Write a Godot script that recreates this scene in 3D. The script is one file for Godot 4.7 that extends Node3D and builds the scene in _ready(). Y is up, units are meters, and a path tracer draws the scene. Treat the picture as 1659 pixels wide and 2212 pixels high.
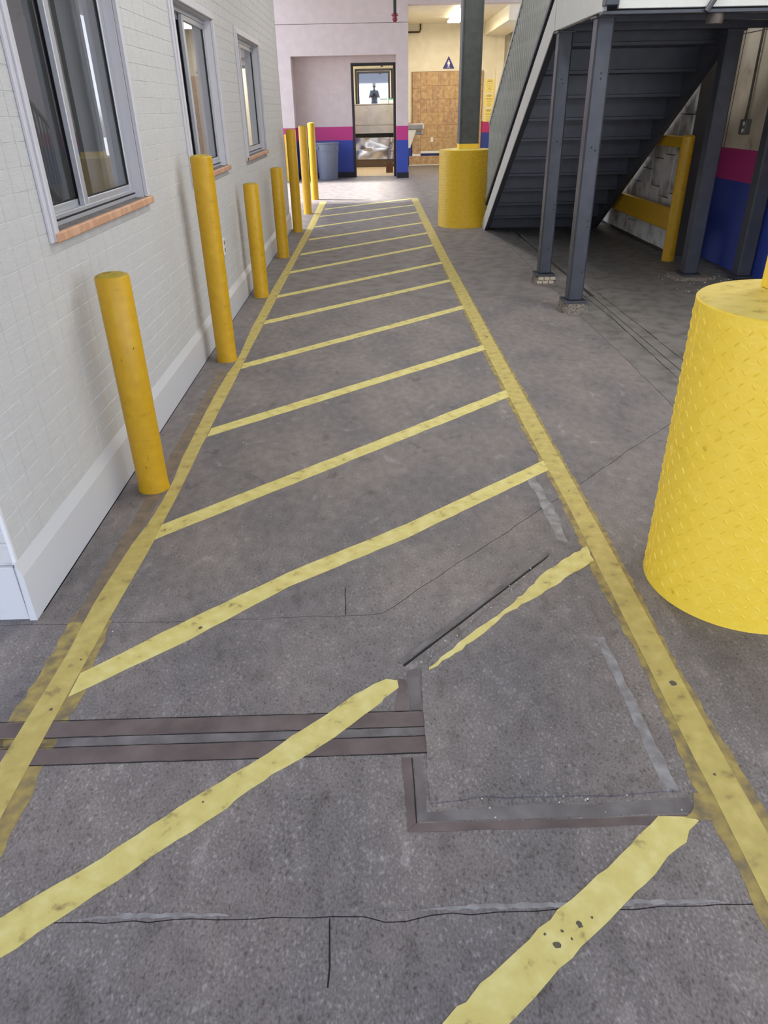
extends Node3D

# ---------------------------------------------------------------- helpers
var M := {}
var rng := RandomNumberGenerator.new()
var taken := {}

# strengths of the light sources
const SKY := 5.4
const SUN := 5.0
const WALK_LAMP := 5.6
const SIDE_LAMP := 5.5
const CORRIDOR_LAMP := 7.2
const WASHROOM_LAMP := 6.0
const EXPOSURE := 1.0

func srgb(r: float, g: float, b: float) -> Color:
	return Color(r / 255.0, g / 255.0, b / 255.0)

func numbered(called: String) -> String:
	if not taken.has(called):
		taken[called] = 0
		return called
	taken[called] += 1
	return "%s_%03d" % [called, taken[called]]

func noise_tex(freq: float, c0: Color, c1: Color, size := 512, kind := FastNoiseLite.TYPE_SIMPLEX_SMOOTH, octaves := 4, lo := 0.3, hi := 0.7, sd := 1) -> NoiseTexture2D:
	var n := FastNoiseLite.new()
	n.noise_type = kind
	n.frequency = freq
	n.fractal_octaves = octaves
	n.seed = sd
	var t := NoiseTexture2D.new()
	t.width = size
	t.height = size
	t.seamless = true
	t.noise = n
	var g := Gradient.new()
	g.offsets = PackedFloat32Array([lo, hi])
	g.colors = PackedColorArray([c0, c1])
	t.color_ramp = g
	return t

func noise_ramp(freq: float, offs: Array, cols: Array, size := 512, kind := FastNoiseLite.TYPE_SIMPLEX_SMOOTH, octaves := 4, sd := 1) -> NoiseTexture2D:
	var t := noise_tex(freq, Color.BLACK, Color.WHITE, size, kind, octaves, 0.0, 1.0, sd)
	var g := Gradient.new()
	g.offsets = PackedFloat32Array(offs)
	g.colors = PackedColorArray(cols)
	t.color_ramp = g
	return t

func mat(called: String, c: Color, rough := 0.6, metal := 0.0) -> StandardMaterial3D:
	var m := StandardMaterial3D.new()
	m.resource_name = called
	m.albedo_color = c
	m.roughness = rough
	m.metallic = metal
	M[called] = m
	return m

func tri_tex(m: StandardMaterial3D, t: Texture2D, metres: float) -> StandardMaterial3D:
	m.albedo_texture = t
	m.albedo_color = Color.WHITE
	m.uv1_triplanar = true
	m.uv1_world_triplanar = true
	m.uv1_scale = Vector3.ONE / metres
	return m

func bump(m: StandardMaterial3D, t: Texture2D, cm: float) -> StandardMaterial3D:
	m.heightmap_enabled = true
	m.heightmap_texture = t
	m.heightmap_scale = cm
	return m

func begin(smooth := false) -> SurfaceTool:
	var s := SurfaceTool.new()
	s.begin(Mesh.PRIMITIVE_TRIANGLES)
	s.set_smooth_group(0 if smooth else -1)
	return s

func add(parent: Node3D, called: String, s, m: Material, at := Vector3.ZERO) -> MeshInstance3D:
	var o := MeshInstance3D.new()
	o.name = called if parent != self else numbered(called)
	if s is SurfaceTool:
		s.generate_normals()
		o.mesh = s.commit()
	else:
		o.mesh = s
	o.material_override = null
	o.mesh.surface_set_material(0, m) if o.mesh is ArrayMesh else null
	if not (o.mesh is ArrayMesh):
		o.material_override = m
	o.position = at
	parent.add_child(o, true)
	return o

func inst(parent: Node3D, called: String, mesh: Mesh, m: Material, xf: Transform3D) -> MeshInstance3D:
	var o := MeshInstance3D.new()
	o.name = called
	o.mesh = mesh
	o.material_override = m
	o.transform = xf
	parent.add_child(o, true)
	return o

func tag(o: Node3D, label: String, category: String, group := "", kind := "") -> Node3D:
	o.set_meta("label", label)
	o.set_meta("category", category)
	if group:
		o.set_meta("group", group)
	if kind:
		o.set_meta("kind", kind)
	return o

func thing(called: String, label: String, category: String, at := Vector3.ZERO, group := "", kind := "") -> Node3D:
	var o := Node3D.new()
	o.name = numbered(called)
	add_child(o)
	o.position = at
	return tag(o, label, category, group, kind)

# corners given counter-clockwise as seen from outside
func quad(s: SurfaceTool, a: Vector3, b: Vector3, c: Vector3, d: Vector3) -> void:
	for p in [a, c, b, a, d, c]:
		s.add_vertex(p)

func tri(s: SurfaceTool, a: Vector3, b: Vector3, c: Vector3) -> void:
	for p in [a, c, b]:
		s.add_vertex(p)

# box with chamfered edges
func bb(s: SurfaceTool, c: Vector3, size: Vector3, b := 0.003, basis := Basis()) -> void:
	var h := size * 0.5
	b = minf(b, minf(h.x, minf(h.y, h.z)) * 0.45)
	var p := func(v: Vector3) -> Vector3: return c + basis * v
	var ax := [Vector3.RIGHT, Vector3.UP, Vector3.BACK]
	for i in 3:
		var u: Vector3 = ax[(i + 1) % 3]
		var v: Vector3 = ax[(i + 2) % 3]
		var n: Vector3 = ax[i]
		var hn := n.dot(h)
		var hu := u.dot(h) - b
		var hv := v.dot(h) - b
		for sg in [1.0, -1.0]:
			var q := [n * hn * sg - u * hu - v * hv, n * hn * sg + u * hu - v * hv, n * hn * sg + u * hu + v * hv, n * hn * sg - u * hu + v * hv]
			if sg > 0:
				quad(s, p.call(q[0]), p.call(q[1]), p.call(q[2]), p.call(q[3]))
			else:
				quad(s, p.call(q[3]), p.call(q[2]), p.call(q[1]), p.call(q[0]))
	if b <= 0.0:
		return
	for i in 3:
		var w: Vector3 = ax[i]
		var u: Vector3 = ax[(i + 1) % 3]
		var v: Vector3 = ax[(i + 2) % 3]
		var hw := w.dot(h) - b
		var hu := u.dot(h)
		var hv := v.dot(h)
		for su in [1.0, -1.0]:
			for sv in [1.0, -1.0]:
				var a1: Vector3 = u * su * hu + v * sv * (hv - b)
				var a2: Vector3 = u * su * (hu - b) + v * sv * hv
				if su * sv > 0:
					quad(s, p.call(a1 - w * hw), p.call(a2 - w * hw), p.call(a2 + w * hw), p.call(a1 + w * hw))
				else:
					quad(s, p.call(a2 - w * hw), p.call(a1 - w * hw), p.call(a1 + w * hw), p.call(a2 + w * hw))
	for sx in [1.0, -1.0]:
		for sy in [1.0, -1.0]:
			for sz in [1.0, -1.0]:
				var e1 := Vector3(sx * h.x, sy * (h.y - b), sz * (h.z - b))
				var e2 := Vector3(sx * (h.x - b), sy * h.y, sz * (h.z - b))
				var e3 := Vector3(sx * (h.x - b), sy * (h.y - b), sz * h.z)
				if sx * sy * sz > 0:
					tri(s, p.call(e1), p.call(e2), p.call(e3))
				else:
					tri(s, p.call(e1), p.call(e3), p.call(e2))

# box between two corners
func bx(s: SurfaceTool, x0: float, x1: float, y0: float, y1: float, z0: float, z1: float, b := 0.0) -> void:
	bb(s, Vector3(x0 + x1, y0 + y1, z0 + z1) * 0.5, Vector3(absf(x1 - x0), absf(y1 - y0), absf(z1 - z0)), b)

func box(parent: Node3D, called: String, m: Material, x0: float, x1: float, y0: float, y1: float, z0: float, z1: float, b := 0.002) -> MeshInstance3D:
	var s := begin()
	bx(s, x0, x1, y0, y1, z0, z1, b)
	return add(parent, called, s, m)

func lathe(s: SurfaceTool, prof: Array, n: int, at := Vector3.ZERO) -> void:
	var grp := 1
	for i in prof.size() - 1:
		if i > 0:
			var d0: Vector2 = (prof[i] - prof[i - 1]).normalized()
			var d1: Vector2 = (prof[i + 1] - prof[i]).normalized()
			if d0.dot(d1) < 0.8:
				grp += 1
		s.set_smooth_group(grp)
		var a: Vector2 = prof[i]
		var b: Vector2 = prof[i + 1]
		for k in n:
			var t0 := TAU * k / n
			var t1 := TAU * (k + 1) / n
			var p00 := at + Vector3(a.x * cos(t0), a.y, -a.x * sin(t0))
			var p01 := at + Vector3(a.x * cos(t1), a.y, -a.x * sin(t1))
			var p10 := at + Vector3(b.x * cos(t0), b.y, -b.x * sin(t0))
			var p11 := at + Vector3(b.x * cos(t1), b.y, -b.x * sin(t1))
			if a.x < 1e-5:
				tri(s, p00, p11, p10)
			elif b.x < 1e-5:
				tri(s, p00, p01, p10)
			else:
				quad(s, p00, p01, p11, p10)

func tube(s: SurfaceTool, pts: Array, r: float, n := 10) -> void:
	s.set_smooth_group(1)
	var rings := []
	for i in pts.size():
		var d: Vector3 = (pts[mini(i + 1, pts.size() - 1)] - pts[maxi(i - 1, 0)]).normalized()
		var u := d.cross(Vector3.UP if absf(d.y) < 0.9 else Vector3.RIGHT).normalized()
		var v := u.cross(d).normalized()
		var ring := []
		for k in n:
			ring.append(pts[i] + (u * cos(TAU * k / n) + v * sin(TAU * k / n)) * r)
		rings.append(ring)
	for i in pts.size() - 1:
		for k in n:
			quad(s, rings[i][k], rings[i + 1][k], rings[i + 1][(k + 1) % n], rings[i][(k + 1) % n])
	s.set_smooth_group(2)
	for k in n:
		tri(s, pts[0], rings[0][k], rings[0][(k + 1) % n])
	s.set_smooth_group(3)
	for k in n:
		tri(s, pts[-1], rings[-1][(k + 1) % n], rings[-1][k])

func area2(p: Array) -> float:
	var a := 0.0
	for i in p.size():
		var q: Vector2 = p[i]
		var r: Vector2 = p[(i + 1) % p.size()]
		a += q.x * r.y - r.x * q.y
	return a * 0.5

# prism over an outline in x, z; uvr = region of the world that the picture covers
func prism(s: SurfaceTool, outline: Array, y0: float, y1: float, uvr := Rect2()) -> void:
	var poly := outline.duplicate()
	if area2(poly) < 0:
		poly.reverse()
	var has_uv := uvr.size.x > 0
	var idx := Geometry2D.triangulate_polygon(PackedVector2Array(poly))
	var put := func(x: float, y: float, z: float) -> void:
		if has_uv:
			s.set_uv(Vector2((x - uvr.position.x) / uvr.size.x, (z - uvr.position.y) / uvr.size.y))
		s.add_vertex(Vector3(x, y, z))
	for i in range(0, idx.size(), 3):
		var a: Vector2 = poly[idx[i]]
		var b: Vector2 = poly[idx[i + 1]]
		var c: Vector2 = poly[idx[i + 2]]
		if (b - a).cross(c - a) < 0:
			var t := b
			b = c
			c = t
		for q in [a, b, c]:
			put.call(q.x, y1, q.y)
	for i in poly.size():
		var a: Vector2 = poly[i]
		var b: Vector2 = poly[(i + 1) % poly.size()]
		put.call(a.x, y1, a.y)
		put.call(a.x, y0, a.y)
		put.call(b.x, y1, b.y)
		put.call(b.x, y1, b.y)
		put.call(a.x, y0, a.y)
		put.call(b.x, y0, b.y)

# outline with its edges made uneven
func jag(line: Array, step: float, amp: float, closed := true) -> Array:
	var out := []
	var n := line.size() if closed else line.size() - 1
	for i in n:
		var a: Vector2 = line[i]
		var b: Vector2 = line[(i + 1) % line.size()]
		var k := maxi(1, int(a.distance_to(b) / step))
		var nrm := (b - a).orthogonal().normalized()
		for j in k:
			var p := a.lerp(b, float(j) / k)
			if j > 0:
				p += nrm * rng.randf_range(-amp, amp) + (b - a).normalized() * rng.randf_range(-0.3, 0.3) * step
			out.append(p)
	if not closed:
		out.append(line[-1])
	return out

func v2(flat: Array) -> Array:
	var out := []
	for i in range(0, flat.size(), 2):
		out.append(Vector2(flat[i], flat[i + 1]))
	return out

# ---------------------------------------------------------------- camera, sky, sun, exposure
func view_and_light() -> void:
	# pitch, roll and focal length found from the vanishing points of bollards, posts, wall base and tape
	var f := 1530.0
	var roll := deg_to_rad(1.2)
	var ax := Vector3(800 - 829.5, 236 - 1106, f)
	var pitch := atan((29.5 * sin(roll) + 870.0 * cos(roll)) / f)
	var down := Vector3(sin(roll) * cos(pitch), cos(roll) * cos(pitch), sin(pitch))
	ax = ax.normalized()
	var right := down.cross(ax)
	var to_world := func(v: Vector3) -> Vector3: return Vector3(right.dot(v), -down.dot(v), -ax.dot(v))
	var cam := Camera3D.new()
	cam.name = "camera"
	add_child(cam)
	cam.transform = Transform3D(Basis(to_world.call(Vector3(1, 0, 0)), to_world.call(Vector3(0, -1, 0)), to_world.call(Vector3(0, 0, -1))), Vector3(0, 1.4, 0))
	cam.fov = rad_to_deg(2.0 * atan(1106.0 / f))
	cam.near = 0.05
	cam.far = 300
	cam.current = true

	var env := Environment.new()
	env.background_mode = Environment.BG_SKY
	var sky := Sky.new()
	var sm := ProceduralSkyMaterial.new()
	sm.sky_top_color = srgb(186, 200, 226)
	sm.sky_horizon_color = srgb(222, 227, 236)
	sm.ground_bottom_color = srgb(120, 118, 116)
	sm.ground_horizon_color = srgb(190, 190, 190)
	sm.sky_energy_multiplier = 1.0
	sm.energy_multiplier = SKY
	sm.ground_energy_multiplier = 0.7
	sky.sky_material = sm
	env.sky = sky
	env.ambient_light_source = Environment.AMBIENT_SOURCE_SKY
	env.tonemap_mode = Environment.TONE_MAPPER_LINEAR
	env.tonemap_exposure = EXPOSURE
	env.sdfgi_enabled = true
	env.ssao_enabled = true
	env.ssil_enabled = true
	var we := WorldEnvironment.new()
	we.name = "environment"
	we.environment = env
	add_child(we)

	var sun := DirectionalLight3D.new()
	sun.name = "sun"
	add_child(sun)
	sun.look_at_from_position(Vector3.ZERO, Vector3(0.62, -0.85, 0.16))
	sun.light_color = srgb(255, 250, 244)
	sun.light_energy = SUN
	sun.light_angular_distance = 8.0
	sun.shadow_enabled = true
	sun.sky_mode = DirectionalLight3D.SKY_MODE_LIGHT_ONLY

# a ceiling strip light: a glowing diffuser and an area light of the same size just under it
func strip_light(label: String, at: Vector3, length: float, width: float, energy: float, c: Color, glow: float, along_x := false, group := "") -> void:
	var t := thing("fluorescent_light", label, "light", at, group)
	var w := length if along_x else width
	var d := width if along_x else length
	var s := begin()
	bb(s, Vector3(0, 0.045, 0), Vector3(w * 0.7, 0.05, d), 0.005)
	add(t, "housing", s, M.white_paint)
	s = begin()
	bb(s, Vector3(0, 0.0, 0), Vector3(w, 0.05, d), 0.015)
	var gm := mat("lamp_glow_" + str(at), c, 0.4)
	gm.emission_enabled = true
	gm.emission = c
	gm.emission_energy_multiplier = glow if energy > 0.0 else 0.0
	add(t, "diffuser", s, gm)
	var a := AreaLight3D.new()
	a.name = "lamp"
	t.add_child(a)
	a.position = Vector3(0, -0.035, 0)
	a.rotation = Vector3(-PI / 2, 0, 0)
	a.area_size = Vector2(w, d)
	a.area_range = 40.0
	a.light_color = c
	a.light_energy = energy
	a.shadow_enabled = true

func make_lamps() -> void:
	strip_light("white wraparound fluorescent fixture on the cream corridor ceiling by the tiled wall", Vector3(2.08, 3.22, -19.7), 2.4, 0.3, CORRIDOR_LAMP, srgb(255, 241, 216), 6.0)
	strip_light("fluorescent fixture on the ceiling of the washroom behind the black door frame", Vector3(0.1, 2.62, -20.2), 1.2, 0.3, WASHROOM_LAMP, srgb(255, 249, 236), 4.0, true)
	strip_light("long fluorescent strip on the garage ceiling beside the stair landing", Vector3(2.75, 3.75, -3.4), 2.4, 0.2, SIDE_LAMP, srgb(252, 251, 244), 5.0, false, "garage ceiling strips")
	strip_light("long fluorescent strip on the garage ceiling over the walkway by the first window", Vector3(0.7, 3.9, -4.4), 2.4, 0.2, WALK_LAMP, srgb(252, 251, 246), 5.0, false, "garage ceiling strips")
	strip_light("long fluorescent strip on the garage ceiling over the walkway by the third window", Vector3(0.7, 3.9, -9.0), 2.4, 0.2, WALK_LAMP, srgb(252, 251, 246), 5.0, false, "garage ceiling strips")

# ---------------------------------------------------------------- materials
func near_floor_picture() -> ImageTexture:
	# concrete of the walkway slabs, 1536 x 2048 over x -1.6..1.6, z -6.1..0.3
	var w := 1536
	var h := 2048
	var get_n := func(freq: float, oct: int, sd: int, kind: int) -> PackedByteArray:
		var n := FastNoiseLite.new()
		n.noise_type = kind
		n.frequency = freq
		n.fractal_octaves = oct
		n.seed = sd
		return n.get_image(w, h, false, false, true).get_data()
	var low: PackedByteArray = get_n.call(0.004, 4, 11, FastNoiseLite.TYPE_SIMPLEX_SMOOTH)
	var mid: PackedByteArray = get_n.call(0.035, 3, 12, FastNoiseLite.TYPE_SIMPLEX_SMOOTH)
	var fine: PackedByteArray = get_n.call(0.35, 2, 13, FastNoiseLite.TYPE_SIMPLEX_SMOOTH)
	var spk: PackedByteArray = get_n.call(0.16, 1, 14, FastNoiseLite.TYPE_SIMPLEX)
	var scr: PackedByteArray = get_n.call(0.012, 3, 15, FastNoiseLite.TYPE_SIMPLEX_SMOOTH)
	var out := PackedByteArray()
	out.resize(w * h * 3)
	var o := 0
	var i := 0
	for y in h:
		var z := -6.1 + 6.4 * y / h
		var rough := clampf((z + 3.2) / 2.2, 0.0, 1.0)
		for x in w:
			var l := low[i] - 128
			var m := mid[i] - 128
			var v := 117.0 + l * 0.085 + m * 0.075 + (fine[i] - 128) * (0.05 + 0.13 * rough)
			var k := spk[i]
			var c := scr[i]
			if k > 205 and c > 118:
				v += (k - 205) * (0.2 + 0.6 * rough)
			elif k < 46 and c < 140:
				v -= (46 - k) * (0.35 + 0.4 * rough)
			if c > 176 and m > 22:
				v += (c - 176) * 0.35
			elif c < 74 and m < -18:
				v -= (74 - c) * 0.25
			var warm := l * 0.02
			out[o] = int(clampf(v + 3.5 + warm, 0, 255))
			out[o + 1] = int(clampf(v - 2.5, 0, 255))
			out[o + 2] = int(clampf(v - 3.0 - warm, 0, 255))
			o += 3
			i += 1
	var im := Image.create_from_data(w, h, false, Image.FORMAT_RGB8, out)
	return ImageTexture.create_from_image(im)

func paper_picture() -> ImageTexture:
	var im := Image.create(128, 160, false, Image.FORMAT_RGB8)
	im.fill(srgb(244, 226, 140))
	var y := 10
	var r := RandomNumberGenerator.new()
	r.seed = 5
	while y < 148:
		var w := r.randi_range(40, 96)
		im.fill_rect(Rect2i(64 - w / 2, y, w, 5 if y < 30 else 3), srgb(110, 100, 80))
		y += r.randi_range(9, 22)
	return ImageTexture.create_from_image(im)

func make_materials() -> void:
	var m: StandardMaterial3D
	var grain := noise_tex(0.05, Color(0.2, 0.2, 0.2), Color(0.9, 0.9, 0.9), 512, FastNoiseLite.TYPE_SIMPLEX_SMOOTH, 5)
	var fine := noise_tex(0.25, Color.BLACK, Color.WHITE, 512, FastNoiseLite.TYPE_SIMPLEX_SMOOTH, 3, 0.2, 0.8, 3)
	m = mat("floor_near", Color.WHITE, 0.62)
	m.albedo_texture = near_floor_picture()
	m.metallic_specular = 0.45
	m = tri_tex(mat("floor_far", Color.WHITE, 0.6), noise_ramp(0.012, [0.0, 0.28, 0.5, 0.72, 1.0], [srgb(94, 88, 87), srgb(112, 105, 104), srgb(119, 113, 112), srgb(126, 120, 119), srgb(135, 130, 130)], 1024, FastNoiseLite.TYPE_SIMPLEX_SMOOTH, 6, 21), 2.6)
	m = tri_tex(mat("floor_dirty", Color.WHITE, 0.6), noise_ramp(0.012, [0.0, 0.3, 0.5, 0.72, 1.0], [srgb(88, 83, 79), srgb(108, 104, 100), srgb(117, 113, 110), srgb(122, 118, 115), srgb(129, 125, 123)], 1024, FastNoiseLite.TYPE_SIMPLEX_SMOOTH, 7, 22), 1.9)
	bump(m, fine, 0.03)
	mat("scuff", srgb(96, 88, 74), 0.8)
	mat("under_floor", srgb(34, 32, 31), 0.95)
	m = tri_tex(mat("brown_strip", Color.WHITE, 0.7), noise_ramp(0.01, [0.1, 0.5, 0.9], [srgb(88, 76, 75), srgb(104, 91, 90), srgb(116, 104, 103)], 512, FastNoiseLite.TYPE_SIMPLEX_SMOOTH, 8, 31), 0.9)
	bump(m, fine, 0.04)
	m = tri_tex(mat("grey_strip", Color.WHITE, 0.7), noise_ramp(0.012, [0.1, 0.5, 0.9], [srgb(92, 87, 88), srgb(110, 105, 106), srgb(126, 122, 123)], 512, FastNoiseLite.TYPE_SIMPLEX_SMOOTH, 8, 32), 0.8)
	bump(m, fine, 0.04)
	m = tri_tex(mat("chalk", Color.WHITE, 0.9), noise_ramp(0.02, [0.2, 0.5, 0.8], [srgb(128, 124, 124), srgb(140, 137, 138), srgb(156, 154, 156)], 512, FastNoiseLite.TYPE_SIMPLEX_SMOOTH, 7, 34), 0.5)
	m = tri_tex(mat("tape", Color.WHITE, 0.55), noise_ramp(0.012, [0.0, 0.16, 0.26, 0.5, 0.8], [srgb(130, 114, 70), srgb(182, 166, 100), srgb(208, 194, 116), srgb(213, 200, 122), srgb(220, 209, 138)], 1024, FastNoiseLite.TYPE_SIMPLEX_SMOOTH, 7, 41), 0.9)
	bump(m, fine, 0.02)
	m = tri_tex(mat("tape_worn", Color.WHITE, 0.6), noise_ramp(0.012, [0.0, 0.16, 0.3, 0.55, 0.85], [srgb(116, 102, 66), srgb(160, 143, 84), srgb(182, 164, 94), srgb(189, 172, 98), srgb(200, 184, 112)], 1024, FastNoiseLite.TYPE_SIMPLEX_SMOOTH, 7, 42), 0.9)
	bump(m, fine, 0.02)
	m = tri_tex(mat("old_paint", Color.WHITE, 0.75), noise_ramp(0.02, [0.1, 0.35, 0.55, 0.8], [srgb(116, 105, 84), srgb(138, 122, 82), srgb(154, 136, 82), srgb(168, 150, 86)], 512, FastNoiseLite.TYPE_SIMPLEX_SMOOTH, 8, 43), 0.6)
	m = tri_tex(mat("brown_residue", Color.WHITE, 0.75), noise_ramp(0.015, [0.1, 0.5, 0.9], [srgb(108, 97, 86), srgb(124, 109, 92), srgb(136, 120, 98)], 512, FastNoiseLite.TYPE_SIMPLEX_SMOOTH, 8, 44), 0.6)
	m = tri_tex(mat("white_tile", Color.WHITE, 0.5), noise_tex(0.02, srgb(202, 202, 202), srgb(208, 208, 207), 512, FastNoiseLite.TYPE_SIMPLEX_SMOOTH, 4, 0.2, 0.8, 51), 0.7)
	bump(m, noise_stripes(), 0.06)
	m.uv1_scale = Vector3(0.8, 9.0, 0.8)
	m = tri_tex(mat("white_joint", Color.WHITE, 0.7), noise_tex(0.02, srgb(196, 196, 195), srgb(206, 206, 205), 256), 0.7)
	m = mat("white_paint", srgb(226, 226, 228), 0.4)
	m = mat("white_base", srgb(208, 209, 212), 0.35)
	m = mat("casing", srgb(206, 204, 209), 0.4)
	m = mat("aluminium", srgb(186, 188, 194), 0.38, 0.35)
	m = mat("rubber", srgb(26, 26, 28), 0.7)
	m = mat("glass", Color(0.9, 0.93, 0.95, 0.06), 0.0)
	m.transparency = BaseMaterial3D.TRANSPARENCY_ALPHA
	m.metallic_specular = 0.5
	mat("room_paint", srgb(168, 166, 162), 0.9)
	mat("curtain_reflection_grey", srgb(118, 122, 128), 0.9)
	mat("blind", srgb(196, 200, 203), 0.8)
	m = tri_tex(mat("sill_top", Color.WHITE, 0.8), noise_tex(0.02, srgb(108, 103, 101), srgb(122, 117, 114), 256), 0.5)
	m = tri_tex(mat("terracotta", Color.WHITE, 0.7), noise_tex(0.02, srgb(196, 150, 120), srgb(214, 170, 138), 256), 0.5)
	m = tri_tex(mat("yellow_pipe", Color.WHITE, 0.42), noise_ramp(0.02, [0.0, 0.12, 0.2, 0.6, 1.0], [srgb(136, 102, 20), srgb(190, 146, 16), srgb(203, 157, 19), srgb(207, 161, 21), srgb(214, 171, 32)], 512, FastNoiseLite.TYPE_SIMPLEX_SMOOTH, 6, 61), 0.6)
	m = tri_tex(mat("yellow_cap", Color.WHITE, 0.6), noise_ramp(0.03, [0.0, 0.3, 0.6, 1.0], [srgb(96, 84, 30), srgb(150, 130, 40), srgb(178, 154, 52), srgb(192, 168, 70)], 256, FastNoiseLite.TYPE_SIMPLEX_SMOOTH, 6, 62), 0.3)
	m = tri_tex(mat("yellow_plate", Color.WHITE, 0.45), noise_ramp(0.02, [0.0, 0.14, 0.24, 0.6, 1.0], [srgb(170, 136, 28), srgb(226, 188, 46), srgb(240, 203, 60), srgb(243, 206, 64), srgb(245, 213, 82)], 512, FastNoiseLite.TYPE_SIMPLEX_SMOOTH, 6, 63), 0.5)
	bump(m, grain, 0.08)
	m = tri_tex(mat("yellow_mustard", Color.WHITE, 0.5), noise_ramp(0.02, [0.0, 0.14, 0.24, 0.6, 1.0], [srgb(150, 116, 18), srgb(200, 160, 24), srgb(212, 172, 28), srgb(216, 176, 32), srgb(222, 184, 44)], 512, FastNoiseLite.TYPE_SIMPLEX_SMOOTH, 6, 65), 0.5)
	bump(m, grain, 0.08)
	m = tri_tex(mat("yellow_top", Color.WHITE, 0.5), noise_ramp(0.02, [0.0, 0.25, 0.5, 1.0], [srgb(150, 130, 60), srgb(212, 190, 92), srgb(222, 202, 104), srgb(228, 210, 120)], 512, FastNoiseLite.TYPE_SIMPLEX_SMOOTH, 6, 64), 0.7)
	mat("scrape", srgb(52, 42, 18), 0.8)
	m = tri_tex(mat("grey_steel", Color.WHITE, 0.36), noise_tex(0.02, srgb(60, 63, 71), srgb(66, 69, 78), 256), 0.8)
	m = tri_tex(mat("column_paint", Color.WHITE, 0.5), noise_tex(0.02, srgb(74, 77, 76), srgb(82, 85, 84), 256), 0.8)
	m = tri_tex(mat("stair_light", Color.WHITE, 0.5), noise_tex(0.02, srgb(204, 205, 202), srgb(208, 209, 206), 256), 0.8)
	m = tri_tex(mat("guard_paint", Color.WHITE, 0.5), noise_tex(0.03, srgb(158, 160, 155), srgb(172, 174, 170), 256), 0.8)
	m = tri_tex(mat("footing", Color.WHITE, 0.9), noise_ramp(0.05, [0.1, 0.5, 0.9], [srgb(78, 72, 66), srgb(122, 114, 104), srgb(172, 162, 148)], 256, FastNoiseLite.TYPE_SIMPLEX_SMOOTH, 5, 71), 0.25)
	bump(m, grain, 0.4)
	mat("pale_brick", srgb(190, 178, 156), 0.9)
	m = tri_tex(mat("pink_wall", Color.WHITE, 0.75), noise_tex(0.015, srgb(203, 189, 185), srgb(208, 194, 190), 512), 2.0)
	mat("magenta_paint", srgb(186, 52, 122), 0.55)
	mat("blue_paint", srgb(50, 70, 156), 0.55)
	mat("black_base", srgb(26, 28, 36), 0.6)
	m = tri_tex(mat("cream_wall", Color.WHITE, 0.7), noise_tex(0.02, srgb(234, 227, 206), srgb(239, 233, 213), 256), 1.5)
	m = tri_tex(mat("dirty_cream", Color.WHITE, 0.8), noise_ramp(0.012, [0.05, 0.25, 0.5, 0.9], [srgb(146, 132, 114), srgb(196, 182, 160), srgb(212, 199, 177), srgb(218, 206, 185)], 512, FastNoiseLite.TYPE_SIMPLEX_SMOOTH, 6, 81), 3.0)
	for k in 3:
		m = tri_tex(mat("block_%d" % k, Color.WHITE, 0.8), noise_ramp(0.014, [0.05, 0.26, 0.5, 0.9], [srgb(96, 92, 89), srgb(168, 165, 162), srgb(206, 204, 202), srgb(220, 219, 218)], 512, FastNoiseLite.TYPE_SIMPLEX_SMOOTH, 6, 85 + k), 2.0 + 0.3 * k)
		m = tri_tex(mat("tan_tile_%d" % k, Color.WHITE, 0.35), noise_ramp(0.02, [0.1, 0.4, 0.6, 0.9], [srgb(176 - 6 * k, 145 - 6 * k, 104), srgb(186 - 6 * k, 155 - 6 * k, 112), srgb(192 - 4 * k, 162 - 4 * k, 119), srgb(200, 172, 132)], 256, FastNoiseLite.TYPE_SIMPLEX_SMOOTH, 6, 91 + k), 0.7)
	mat("mortar", srgb(70, 67, 64), 0.9)
	mat("tile_grout", srgb(128, 96, 58), 0.9)
	mat("door_frame", srgb(30, 27, 32), 0.45)
	m = mat("mirror", srgb(235, 238, 240), 0.02, 1.0)
	m = tri_tex(mat("stainless", Color.WHITE, 0.3, 1.0), noise_tex(0.01, srgb(184, 181, 175), srgb(194, 191, 185), 256), 1.0)
	m = tri_tex(mat("stainless_wavy", Color.WHITE, 0.12, 1.0), noise_tex(0.01, srgb(190, 184, 174), srgb(212, 206, 198), 256), 1.0)
	bump(m, noise_tex(0.008, Color.BLACK, Color.WHITE, 256, FastNoiseLite.TYPE_SIMPLEX_SMOOTH, 1, 0.1, 0.9, 8), 0.9)
	mat("brown_plinth", srgb(74, 58, 46), 0.7)
	m = tri_tex(mat("tan_floor", Color.WHITE, 0.5), noise_tex(0.02, srgb(164, 146, 120), srgb(178, 160, 134), 256), 0.8)
	mat("cardboard", srgb(104, 74, 52), 0.85)
	mat("box_blue", srgb(128, 170, 186), 0.6)
	mat("box_white", srgb(232, 236, 238), 0.6)
	mat("box_green", srgb(64, 164, 122), 0.6)
	mat("bin_grey", srgb(106, 110, 124), 0.55)
	mat("black_pipe", srgb(36, 32, 34), 0.5)
	mat("red_fitting", srgb(128, 40, 48), 0.45)
	mat("brown_pipe", srgb(72, 52, 40), 0.5)
	mat("sign_blue", srgb(40, 44, 128), 0.4)
	mat("sign_white", srgb(236, 236, 240), 0.5)
	m = mat("paper", Color.WHITE, 0.85)
	m.albedo_texture = paper_picture()
	mat("paper_edge", srgb(244, 226, 140), 0.85)
	mat("ghost_mark", srgb(190, 170, 172), 0.8)
	mat("plate_white", srgb(230, 230, 228), 0.4)
	mat("metal_box", srgb(118, 116, 112), 0.5, 0.3)
	mat("conduit", srgb(92, 84, 78), 0.5, 0.3)
	m = tri_tex(mat("ceiling_paint", Color.WHITE, 0.9), noise_tex(0.02, srgb(150, 148, 148), srgb(166, 164, 164), 256), 2.0)
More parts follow.
